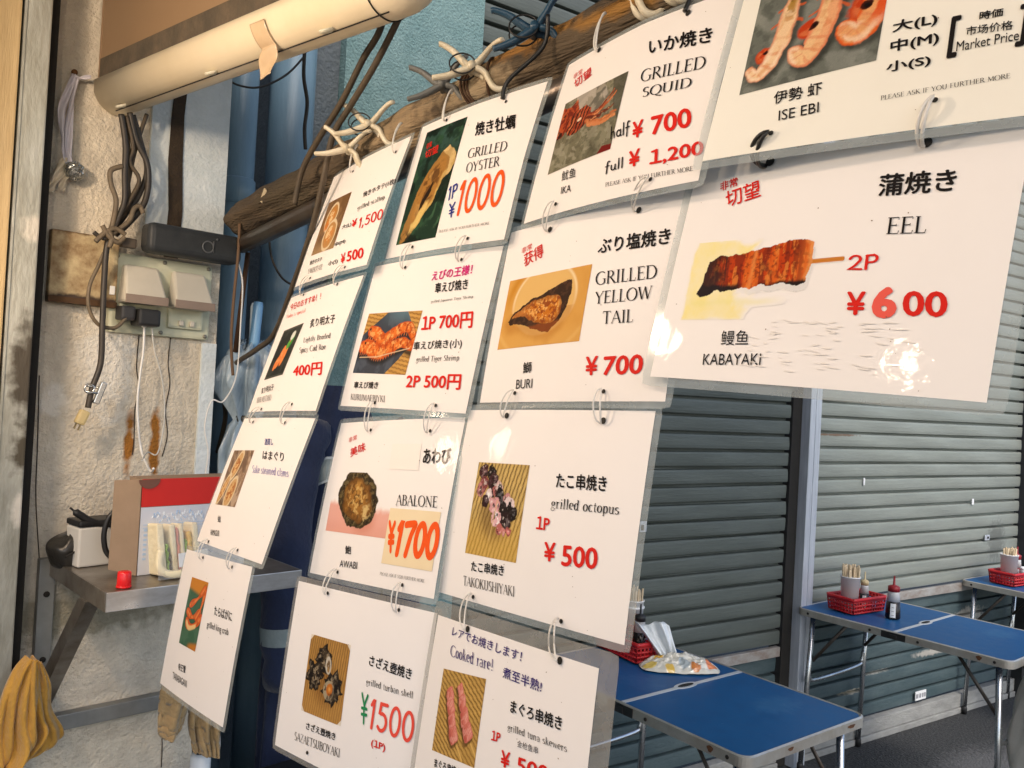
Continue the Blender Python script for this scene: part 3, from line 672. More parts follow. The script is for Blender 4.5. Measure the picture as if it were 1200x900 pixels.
for i in range(46):  # blue-white glare on the card front, put in as small marks
    (pm_ if i%2 else pw_).box((.022+i*.0022+rng.uniform(-.001,.001),-.0026,.106+rng.uniform(-.008,.009)),(rng.uniform(.001,.003),.001,rng.uniform(.003,.010)),0,rot=Matrix.Rotation(rng.uniform(-.7,.7),3,'Y'))
pm_.build('glare_mark',bp,t); pw_.build('glare_mark',mat('white_glare',(.80,.86,.92),.3),t)
for z in (.088,.094): MB().box((.10,-.0026,z),(.19,.001,.0012)).build('print_line',bp,t)
for i in range(7): MB().box((.010,-.0026,.03+.009*i),(.006,.001,.004)).build('print_line',bp,t)
# sandwich pack
t=thing('sandwich_pack','clear pack of egg ham and lettuce sandwiches leaning on the red topped box','sandwich',(.618,1.552,ZS+.001),(R_(-6),0,R_(4))); t.scale=(1.12,1.1,1.15)
bread=mat('white_bread',(.82,.74,.52),.8,col2=(.76,.67,.44),scale=25,bump=.3,bscale=120); crust=mat('soft_bread',(.78,.70,.48),.8)
let=mat('lettuce',(.13,.30,.03),.5,col2=(.32,.45,.08),scale=40); ham=mat('ham',(.65,.30,.22),.5,col2=(.55,.2,.15),scale=40); egg=mat('egg_filling',(.72,.40,.05),.5,col2=(.75,.5,.12),scale=50); dkl=mat('dark_filling',(.10,.07,.02),.6)
def slab(x0,x1,m,name,top=.082,jag=0):
    b=MB(); n=10
    pr=[]
    for k in range(n+1):
        z=.004+(top-.004)*k/n; pr.append(z)
    vs=[];fs=[]
    for k,z in enumerate(pr):
        o=jag*math.sin(k*2.3+x0*400); lean=.10*z
        vs+=[(x0-lean+o,.0+o*.5-.002*jag*200*(k%2),z),(x1-lean+o,.0-o*.4,z),(x1-lean,.045,z),(x0-lean,.045,z)]
    for k in range(n):
        for j in range(4): fs.append((4*k+j,4*k+(j+1)%4,4*k+4+(j+1)%4,4*k+4+j))
    fs+= [(3,2,1,0),(4*n,4*n+1,4*n+2,4*n+3)]
    b.add(vs,fs); return b.build(name,m,t,bevel=.003)
slab(.000,.012,bread,'bread_slice',.088); slab(.013,.017,let,'lettuce_leaf',.055,.0015); slab(.018,.021,dkl,'filling',.04,.001); slab(.022,.032,bread,'bread_slice',.086); slab(.033,.037,ham,'ham_layer',.080,.001); slab(.038,.046,bread,'bread_slice',.086); slab(.047,.050,let,'lettuce_leaf',.06,.0012); slab(.051,.060,egg,'egg_layer',.072,.001); slab(.061,.072,bread,'bread_slice',.086)
MB().tube(crom([(-.002,-.004,.045),(-.006,-.006,.022),(.004,-.010,.009),(.025,-.012,.006),(.045,-.006,.010)],6),.0065,8).build('bread_crust',crust,t)
b=MB(); b.prism([(-.012,-.016,0),(.074,-.016,0),(.066,-.010,.105),(-.012,-.010,.105)],(0,.0004,0)); b.build('film_front',clear_mat('clear_film',(.99,.99,.99),.03,.06),t)
MB().box((.047,-.0185,.030),(.052,.0012,.022),.0004,rot=Matrix.Rotation(R_(-4),3,'Y')).build('price_label',wl,t)
# red cap
rc=mat('red_cap_plastic',(.75,.012,.015),.25,col2=(.65,.01,.012),scale=10)
t=thing('bottle_cap','small red plastic cap standing at the shelf front edge','cap',tuple(onZ(145,688,ZS+.001)))
MB().lathe([(.0115,0),(.0122,.003),(.0115,.026),(.010,.028),(.0,.028)],24).build('cap_shell',rc,t); MB().lathe([(.0128,.0),(.0130,.0012),(.0128,.0035)],24).build('cap_rim',rc,t)
# black pouch, cable, white carton at the back
t=thing('black_pouch','shiny black zip pouch tilted on the shelf beside the white carton','pouch',tuple(onZ(95,655,ZS+.004)),(R_(4),R_(-24),R_(22)))
bk=mat('black_vinyl',(.020,.019,.017),.3,col2=(.032,.03,.026),scale=30,bump=.2,bscale=70)
def pf(u,v):
    a=u*2*math.pi; p=(v-.5)*math.pi; sx=lambda c,e:math.copysign(abs(c)**e,c)
    return Vector((.052*sx(math.cos(p),.5)*sx(math.cos(a),.4),.030*sx(math.cos(p),.5)*sx(math.sin(a),.4),.034+.031*sx(math.sin(p),.45)+.003*math.sin(a*3+v*8)))
MB().grid(pf,48,24).build('pouch_body',bk,t)
MB().tube(crom([(-.05,-.032,.045),(-.02,-.034,.043),(.02,-.034,.046),(.05,-.030,.044)],6),.0022,6).build('zip',dk,t)
t=thing('white_carton','low white carton with black top edge behind the black pouch','carton',(.548,1.745,ZS+.001),(0,0,R_(6)))
MB().box((.02,0,.038),(.10,.06,.076),.004).build('carton_body',mat('soft_white',(.60,.58,.53),.6),t); MB().box((.02,0,.083),(.102,.062,.012),.004).build('carton_lid',blackm,t)
YK=1.66
cable('black_strap','black flat strap curving down beside the kraft flap of the box',[onY(140,597,YK),onY(128,606,YK),onY(122,625,YK),onY(124,645,YK),onY(134,655,YK),onY(142,653,YK)],.0052,blackm,cat='strap')
t=thing('tool','black pointed tool lying on the white carton','tool')
MB().tube(crom([onY(82,595,1.72),onY(93,603,1.72),onY(110,612,1.72),onY(135,615,1.72)],6),[.002]*4+[.007]*15,8).build('grip_bar',blackm,t)
# ------------------------------------------------------------------ projecting sign box
signf=mat('sign_face',(.21,.135,.075),.5,col2=(.25,.165,.095),scale=3,bump=.05,bscale=30)
signd=mat('sign_band_dark',(.055,.045,.032),.85,col2=(.12,.09,.06),scale=22,amt=.3,bump=.3,bscale=90)
signb=mat('sign_housing',(.74,.66,.50),.42,col2=(.64,.55,.38),scale=4,amt=.35,bump=.03,
   spots=[((.115,-.855,2.155),(.10,.14,.05),(.40,.22,.05)),((.10,-.70,2.14),(.05,.05,.02),(.22,.15,.08)),((.03,-.30,2.13),(.03,.2,.006),(.25,.2,.12))])
SA0=Vector((.580,1.842,0)); sdir=Vector((.100,-.80,0)).normalized(); sn=Vector((sdir.y,-sdir.x,0))   # sn towards the viewer's side
if sn.x>0: sn=-sn
LEN=.93; ZB=2.158
Ms=Matrix(((sdir.x,sn.x,0,SA0.x),(sdir.y,sn.y,0,SA0.y),(0,0,1,0),(0,0,0,1)))
t=thing('sign_box','unlit projecting sign box with brown face and rounded cream housing','sign')
def sprof(): # (n,z): rounded underside
    pr=[]
    for k in range(15):
        a=math.pi*k/14; pr.append((.046*math.cos(a),ZB+.046-.046*math.sin(a)*1.0))
    return pr
pr=sprof(); top=[(-.046,ZB+.060),(.046,ZB+.060)]
ring=pr+top
def sec(x,s,dz=0): return [(x,n*s,ZB+.060+(z-ZB-.060)*s) for n,z in ring]
b=MB(); secs=[sec(0,1),sec(LEN-.075,1)]+[sec(LEN-.075+.075*math.sin(q),max(.05,math.cos(q))) for q in np.linspace(.2,1.5,8)]
n=len(ring); vs=[p for s_ in secs for p in s_]; fs=[]
for i in range(len(secs)-1):
    for j in range(n): fs.append((i*n+j,i*n+(j+1)%n,(i+1)*n+(j+1)%n,(i+1)*n+j))
fs+=[tuple(range(n)),tuple((len(secs)-1)*n+j for j in range(n))]
b.add(vs,fs,True,Ms); b.build('housing',signb,t)
MB().box((LEN/2-.02,0,ZB+.40),(LEN-.05,.074,.68),.002,M=Ms).build('face_panel',signf,t)
MB().box((LEN/2-.02,.0375,ZB+.0825),(LEN-.052,.003,.042),0,M=Ms).build('dark_band',signd,t)  # darker band along the bottom of the face
MB().box((.002,.0,ZB+.40),(.006,.078,.68),.002,M=Ms).build('end_rail',signf,t)
for x in (.07,.40,.72): MB().lathe([(.013,0),(.012,.004),(.006,.006)],14,Ms@Matrix.Translation((x,.020,ZB+.0035))@Matrix.Rotation(R_(155),4,'X')).build('screw_cap',mat('cap_white',(.55,.53,.42),.5),t)
MB().tube([(.03,.012,ZB+.0005),(LEN-.08,.012,ZB+.0005)],.0012,5,M=Ms).build('seam',dk,t)
MB().tube([(LEN-.10,.047*math.cos(q),ZB+.046-.047*math.sin(q)) for q in np.linspace(0,math.pi*.8,16)],.0012,5,M=Ms).build('seam',dk,t)
# strip of brown packing tape
tm=mat('packing_tape',(.55,.42,.28),.2,col2=(.47,.34,.21),scale=30,spec=.6)
t=thing('packing_tape','strip of beige packing tape hanging from the cream sign housing','tape')
def tf(u,v):
    x=.575+(u-.5)*.040+.004*math.sin(v*4)
    if v<.45: q=.15+v/.45*.9; nn,z=.0475*math.cos(q),ZB+.046-.0475*math.sin(q)
    else: nn,z=.0475*math.cos(1.05)+.004*math.sin((v-.45)*9+u*3),ZB+.046-.0475*math.sin(1.05)-(v-.45)*.085
    return (x,nn+.0012,z)
MB().grid(tf,12,26,M=Ms).build('tape_strip',tm,t,solid=.0006)

# ------------------------------------------------------------------ wooden pole
wood=mat('weathered_wood',(.15,.105,.060),.85,col2=(.055,.042,.030),scale=5,stretch=(9,.9,9),amt=.5,bump=.9,bscale=30,detail=10,
   spots=[((.83,1.20,2.07),(.06,.16,.045),(.33,.24,.14)),((.83,.98,2.09),(.06,.10,.04),(.34,.26,.16)),((.83,.86,2.13),(.06,.10,.03),(.31,.15,.035)),((.83,.70,2.12),(.06,.12,.014),(.34,.17,.04)),((.83,1.55,2.01),(.06,.12,.05),(.085,.065,.04))])
PA,PB=Vector((.845,1.80,1.985)),Vector((.835,.30,2.165))
pd=(PB-PA).normalized()
def poleat(y): return PA+(PB-PA)*((y-PA.y)/(PB.y-PA.y))
t=thing('wooden_pole','weathered wooden pole sloping down to the wall carrying the menu sheets','pole')
def pf(u,v):
    a=u*2*math.pi; c=poleat(1.80-1.5*v); r=.0325+.0035*math.cos(4*a+.6)+.0016*math.sin(7*a+v*5)+.0016*math.sin(v*37+a)+.0012*math.sin(v*90+3*a)+.004*max(0,math.sin(v*23+1.3))**8*max(0,math.cos(a-2.6))
    x=Vector((1,0,0)); z=x.cross(pd)
    return c+x*r*math.cos(a)*.95+z*r*math.sin(a)*1.08
b=MB(); b.grid(pf,48,140); 
b.f.append(tuple(range(47))); b.sm.append(False)
b.build('pole_shaft',wood,t)
wire=mat('rusty_wire',(.07,.035,.018),.7,.4)
for y in (.965,.98,.972,.93): MB().tube([poleat(y)+Vector((.036*math.cos(q),.012*math.sin(q*2+y*60)*.5+.010*math.sin(q),.040*math.sin(q))) for q in np.linspace(0,6.283,24)[:-1]],.0022,6,closed=True).build('wire_binding',wire,t)
MB().box(poleat(1.62)+Vector((-.034,0,0)),(.003,.012,.03),.001,rot=Matrix.Rotation(R_(35),3,'X')).build('tape_scrap',mat('cream_scrap',(.5,.42,.28),.7),t)
rodm=mat('metal_rod',(.22,.21,.19),.35,.7,col2=(.13,.085,.06),scale=7,bump=.1)
t=thing('metal_rod','grey rusting metal rod tied along the underside of the wooden pole','rod')
MB().tube([PA+Vector((-.004,-.03,-.062)),poleat(1.0)+Vector((-.006,0,-.060)),PB+Vector((-.008,0,-.060))],.019,14).build('rod_tube',rodm,t)
MB().tube([PA+Vector((.03,.01,-.07)),PA+Vector((.028,.04,-.30))],.006,8).build('hook_drop',wire,t)

# ------------------------------------------------------------------ spring clamps on the pole
ivory=mat('ivory_plastic',(.72,.66,.52),.42,col2=(.50,.42,.27),scale=30,amt=.3,bump=.05)
greyp=mat('grey_plastic',(.12,.125,.12),.5,col2=(.18,.18,.17),scale=18); bluep=mat('navy_plastic',(.018,.055,.10),.35,col2=(.025,.07,.12),scale=18)
def clamp(y,m,label,ang=0,off=(0,0,0),sc=1,springs=True):
    """two crossing arms on a pivot with a wire spring; jaws bite the pole"""
    c=poleat(y)+Vector((-.045,.015,.014))+Vector(off)
    ax=Vector((.72,-.69,.0)).normalized(); th=Vector((-.69,-.72,.05)).normalized(); up=ax.cross(th); 
    if up.z<0: up=-up
    th=up.cross(ax)
    M=Matrix(((ax.x,up.x,th.x,c.x),(ax.y,up.y,th.y,c.y),(ax.z,up.z,th.z,c.z),(0,0,0,1)))@Matrix.Rotation(R_(ang),4,'Z')@Matrix.Scale(sc,4)
    t=thing('spring_clamp',label,'clamp',group='spring clamps holding the sheets on the pole')
    A_=[(-.052,.038,.006),(-.046,.037,.006),(-.030,.028,.006),(-.012,.011,.006),(.0,.001,.006),(.014,-.006,.006),(.021,-.018,.006),(.030,-.029,.005),(.042,-.031,.004),(.051,-.024,.003)]
    B_=[(-.058,-.019,-.005),(-.050,-.018,-.005),(-.032,-.014,-.005),(-.012,-.006,-.005),(.003,.001,-.006),(.015,.012,-.012),(.026,.024,-.018),(.037,.031,-.026),(.045,.031,-.034)]
    for kk,(pp,zz) in enumerate(((A_,0),(B_,0),(A_,-.016))):
        pp=[Vector(q)+Vector((0,0,zz)) for q in pp]
        if kk==2: pp=[q+Vector((.006,-.003,0)) for q in pp[4:]]
        pts=crom(pp,5); k_=len(pts)
        rs=[.0066*(.80+.45*math.exp(-((i_/(k_-1)-.42)/.22)**2)) if kk<2 else .0062 for i_ in range(k_)]; rs[0]*=.75; rs[-1]*=.7
        arm=MB().tube(pts,rs,10,M=M,flat=.72).build('clamp_arm',m,t)
        if kk!=1: MB().box(pp[-1]+Vector((.002,.002,0)),(.010,.008,.013),.003,M=M).build('jaw_pad',m,arm)
    MB().lathe([(.006,-.016),(.006,.016)],12,M).build('pivot_pin',m,t)
    if springs:
        for zz in (.012,-.012): MB().tube([(-.014+.019*math.cos(q),.002+.017*math.sin(q),zz+.004*math.sin(q)) for q in np.linspace(0,6.283,22)[:-1]],.0012,6,closed=True,M=M).build('spring',blackm,t)
    return t
clamp(1.205,ivory,'ivory clamp above the scallop sheet, nearer of the pair',0)
clamp(1.235,ivory,'ivory clamp above the scallop sheet, lower one of the pair',-6,(-.016,.01,-.034),.92,False)
clamp(.985,greyp,'grey clamp left of the oyster sheet on the wooden pole',8,(0,.02,-.004),.95,False)
clamp(.935,ivory,'ivory clamp with black wire loops above the oyster sheet',0)
clamp(.795,bluep,'navy blue clamp above the oyster sheet on the wooden pole',12,(0,.01,.004),1.05)
clamp(.655,ivory,'ivory clamp above the squid sheet near the top edge',-8)
clamp(.615,ivory,'second ivory clamp above the squid sheet, touching the first',-14,(0,-.01,.0),.95,False)

# cables crossing the pole
cable('overhead_cable','left dark cable running from the sign box down past the wooden pole',[onX(455,-30,.74),onX(447,30,.745),onX(425,70,.75),onX(400,120,.76),onX(372,165,.77),onX(354,200,.775),onX(345,240,.775)],.0055,cabm[1])
cable('overhead_cable','right dark cable running over the pole and down beside the scallop sheet',[onX(480,-20,.745),onX(470,15,.75),onX(440,75,.755),onX(410,125,.765),onX(390,160,.77),onX(378,215,.772),onX(365,270,.778),onX(345,330,.80),onX(322,390,.83),onX(300,410,.85),onX(272,430,.88),onX(262,455,.90),onX(264,490,.92),onX(255,530,.93)],.0058,cabm[1])
cable('brown_cord','brown cord hanging straight down from the pole end past the umbrella',P([(281,262),(279,300),(274,350),(271,400),(273,440)],1.75),.0035,mat('brown_cord',(.13,.075,.04),.7))
cable('black_wire','thin black wire sagging between the blue pipes under the sign box',P([(262,90),(280,100),(305,102),(335,88),(355,68)],1.95),.0028,cabm[0])
cable('black_wire','black cable hanging down in front of the wide blue pipe',P([(357,60),(356,90),(360,120),(357,150),(358,175)],1.95),.005,cabm[0])
cable('black_wire','dark loop of cable on the wide blue pipe below the pole',P([(315,265),(318,300),(330,325),(345,335)],1.92),.003,cabm[0])

# ------------------------------------------------------------------ folded clear umbrella
um=mat('umbrella_film',(.42,.52,.60),.2,col2=(.22,.31,.40),scale=14,stretch=(3,3,.8),amt=.45,bump=.4,bscale=25,spec=.6,alpha=.9)
t=thing('umbrella','folded clear blue tinted umbrella tied with a strap beside the wall edge','umbrella',(.905,1.86,1.27),(0,R_(3),0))
def uf(u,v):
    a=u*2*math.pi; z=.0+v*.43
    r=np.interp(v,[0,.12,.42,.56,.60,.66,.80,.96,1],[.010,.032,.046,.034,.022,.034,.070,.055,.028])
    k=1+.22*math.sin(8*a+v*4)+.10*math.sin(13*a-v*7)
    return Vector((float(r)*k*math.cos(a)*1.05,float(r)*k*math.sin(a)*.8,z+.012*math.sin(8*a)*v))
MB().grid(uf,96,44).build('canopy_film',um,t)
MB().lathe([(.024,.252),(.026,.256),(.026,.264),(.024,.268)],20).build('strap',blackm,t)
MB().tube([(0,0,-.06),(0,0,.50)],.005,8).build('shaft',mat('white_shaft',(.5,.55,.6),.4,.3),t)
MB().lathe([(.011,.42),(.012,.44),(.012,.53),(.010,.54)],12).build('handle',mat('blue_handle',(.22,.45,.72),.35),t)
t=thing('umbrella','second folded umbrella with white grip behind the clear one','umbrella',(.948,1.90,1.28))
MB().grid(lambda u,v:uf(u,v)*1.0,72,36).build('canopy_film',um,t)
MB().lathe([(.012,.42),(.013,.44),(.013,.52),(.010,.53)],12).build('handle',mat('pale_handle',(.45,.56,.66),.35),t)

# ------------------------------------------------------------------ hanging work jacket
nav=mat('navy_cloth',(.010,.018,.055),.85,col2=(.016,.028,.075),scale=9,bump=.3,bscale=70,sheen=.2)
refl=mat('reflective_band',(.26,.31,.32),.5,col2=(.20,.25,.26),scale=25,bump=.2)
pipng=mat('pale_piping',(.46,.52,.57),.6)
t=thing('work_jacket','navy work jacket with grey reflective bands hanging below the pole behind the sheets','jacket')
JX,JY=1.20,1.90
def jf(u,v):
    a=u*2*math.pi; z=1.62-v*1.15
    w_=float(np.interp(v,[0,.06,.16,.5,1],[.05,.09,.15,.165,.18])); d_=float(np.interp(v,[0,.06,.2,1],[.04,.06,.085,.105]))
    k=1+.035*math.sin(6*a+v*7)+.03*math.sin(11*a-v*4)
    return Vector((JX+w_*k*math.cos(a),JY+d_*k*math.sin(a),z))
MB().grid(jf,90,50).build('jacket_body',nav,t)
def sleeve(s):
    c=crom([(JX+s*.12,JY-.02,1.50),(JX+s*.16,JY-.05,1.36),(JX+s*.175,JY-.075,1.12),(JX+s*.170,JY-.09,.90)],6); k=len(c)
    b=MB(); b.tube([p+Vector((.004*math.sin(i*2.1),.004*math.cos(i*1.7),0)) for i,p in enumerate(c)],[.075-.028*i/(k-1)+.003*math.sin(i*2.6) for i in range(k)],18); o=b.build('sleeve',nav,t)
    i=int(k*.82); MB().tube([c[i-1],c[i]],[.056,.0545],18,cap=False).build('cuff_band',refl,o); return o
sleeve(1); sleeve(-1)
# chevron reflective band across the chest
def chev(z0,h,d,m,name):
    b=MB(); n=25; vs=[];fs=[]
    for i in range(n):
        x=-.14+.28*i/(n-1); a=math.acos(max(-1,min(1,x/.155))); zc=z0+abs(((x+.42)/.115)%1-.5)*.055
        v=(1.62-zc)/1.15; u=-a/(2*math.pi)
        p=jf(u%1,v); q=jf(u%1,v+h/1.15); off=Vector((0,-d,0)); vs+=[p+off,q+off]
    for i in range(n-1): fs.append((2*i,2*i+1,2*i+3,2*i+2))
    b.add(vs,fs); return b.build(name,m,t,solid=.002)
cb=chev(1.415,.055,.012,refl,'chest_band'); 
for dz in (.002,-.0545): 
    o=chev(1.415+dz,.006,.0145,pipng,'piping')

# ------------------------------------------------------------------ cloths
def cloth(name,label,m,grid,cat,group=None,solid=.003,nu=40,nv=40):
    o=MB().grid(grid,nu,nv).build('fabric',m,None,solid=solid); o.name=name; return tag(o,label,cat,group)
yel=mat('mustard_cloth',(.50,.27,.045),.9,col2=(.42,.22,.03),scale=16,bump=.35,bscale=160,sheen=.3)
tan=mat('tan_cloth',(.36,.25,.12),.9,col2=(.30,.20,.09),scale=16,bump=.35,bscale=160,sheen=.3)
def edge_cloth(left,right,Y,fold,seed,amp=.012,nf=5,bulge=.03):
    """hung cloth: left and right outline (photo sight lines cut at depth Y), folded in depth"""
    L=crom([onY(x,y,Y) for x,y in left],8); Rr=crom([onY(x,y,Y) for x,y in right],8)
    def f(u,v):
        a=L[min(len(L)-1,int(round(v*(len(L)-1))))]; b=Rr[min(len(Rr)-1,int(round(v*(len(Rr)-1))))]
        p=a.lerp(b,u); ph=seed+v*fold
        dy=amp*(.4+v)*(1.6*(1-2*abs(math.sin(.5*nf*u*math.pi+.5*ph))**.7)*.6+.45*math.sin(2.3*nf*u*math.pi-ph*1.7)+.3*math.sin(17*u+9*v))-bulge*math.sin(u*math.pi)
        return p+Vector((0,dy,0))
    return f
cloth('towel','mustard yellow cloth hanging from the shelf bracket by the steel post',yel,edge_cloth([(30,768),(15,785),(0,815),(-8,850),(-10,890),(-5,905)],[(38,768),(45,785),(48,815),(50,840),(50,860),(8,905)],1.70,2.5,.4,.014,4),'towel')
cloth('towel','smaller mustard cloth end hanging right of the shelf bracket',yel,edge_cloth([(36,768),(35,800),(25,830),(18,850),(22,875),(25,880)],[(47,775),(58,800),(60,830),(74,855),(68,868),(28,882)],1.745,2,1.7,.010,3,.02),'towel')
cloth('glove','limp tan cloth glove hanging left below the king crab sheet',tan,edge_cloth([(196,775),(189,810),(185,835),(185,855),(190,862)],[(222,785),(222,815),(216,840),(208,855),(195,863)],1.60,1.2,.2,.008,2,.02),'glove','tan cloths under the king crab sheet',.008)
cloth('glove','folded tan cloth hanging right below the king crab sheet',tan,edge_cloth([(222,800),(221,825),(219,850),(224,875),(226,880)],[(262,790),(260,820),(257,850),(256,870),(254,884)],1.61,3.2,1.0,.012,5,.015),'glove','tan cloths under the king crab sheet',.004)
cloth('white_rag','narrow white rag hanging behind the folded tan cloth',mat('white_rag',(.58,.57,.54),.9,col2=(.48,.47,.44),scale=20),edge_cloth([(250,800),(250,830),(251,860),(252,876)],[(262,805),(258,830),(257,860),(257,874)],1.66,1,.3,.004,2,.004),'rag')
t=thing('mop_handle','black mop pole with white grip standing under the tan cloths','mop',(0,0,0))
pm=onY(234,905,1.66); 
MB().tube([(pm.x,pm.y,.0),(pm.x,pm.y,1.02)],.012,12).build('pole_shaft',blackm,t)
MB().lathe([(.0195,pm.z-.25),(.0205,pm.z-.24),(.0205,pm.z+.035),(.017,pm.z+.040)],16,Matrix.Translation((pm.x,pm.y,0))).build('white_grip',mat('grip_white',(.6,.63,.65),.4),t)
MB().lathe([(.017,pm.z+.055),(.018,pm.z+.060),(.018,pm.z+.072),(.015,pm.z+.076)],16,Matrix.Translation((pm.x,pm.y,0))).build('white_ring',MATS['grip_white'],t)
# dark crate with dry leaves at the bottom
leafm=mat('dry_leaf',(.20,.12,.035),.6,col2=(.11,.06,.02),scale=30)
cr_=onY(285,892,1.55)
t=thing('dark_crate','black plastic crate below the jacket at the bottom of the sheets','crate',(cr_.x+.05,cr_.y+.03,0))
MB().box((0,0,.38),(.34,.26,.76),.01).build('crate_body',mat('black_crate',(.012,.013,.014),.5,col2=(.02,.02,.02),scale=12),t)
for z in (.2,.45,.68): MB().box((0,-.131,z),(.30,.004,.03),.002).build('crate_rib',MATS['black_crate'],t)
for k,(dx,dy,dz,a) in enumerate(((-.06,-.09,.775,20),(-.03,-.11,.78,-15),(.0,-.08,.785,35),(.03,-.10,.775,5),(-.085,-.10,.772,70),(.06,-.09,.778,-30))):
    def lf(u,v,a=a):
        x=(v-.5)*.075; w_=.016*math.sin(math.pi*v)**.8; return Vector((x,(u-.5)*2*w_,.012*math.sin(v*3)+.006*abs(u-.5)))
    o=MB().grid(lf,7,12).build('dry_leaf',leafm,None,solid=.0008); o.location=(cr_.x+.05+dx,cr_.y+.03+dy,dz+.012); o.rotation_euler=(R_(15),R_(-10),R_(a))
    tag(o,'dry brown leaf lying on the black crate under the sheets','leaf','dry leaves on the black crate')
# ------------------------------------------------------------------ menu sheets
PW,PH=.297,.224
INK={'k':(.012,.010,.010),'red':(.60,.018,.012),'orange':(.78,.09,.012),'redfade':(.72,.075,.05),'lightred':(.72,.10,.075),'magenta':(.55,.012,.17),'blue':(.02,.03,.22),'green':(.02,.22,.08),'purple':(.05,.03,.16),'violet':(.20,.17,.42),'grey':(.10,.09,.09)}
def ink(c): return mat('ink_'+c,INK[c],.6,coat=.10,bump=.17,bscale=11,bump_coat=True,spec=.08)
def arc(cx,cy,rx,ry,a0,a1,n=12): return [(cx+rx*math.cos(R_(a)),cy+ry*math.sin(R_(a))) for a in np.linspace(a0,a1,n)]
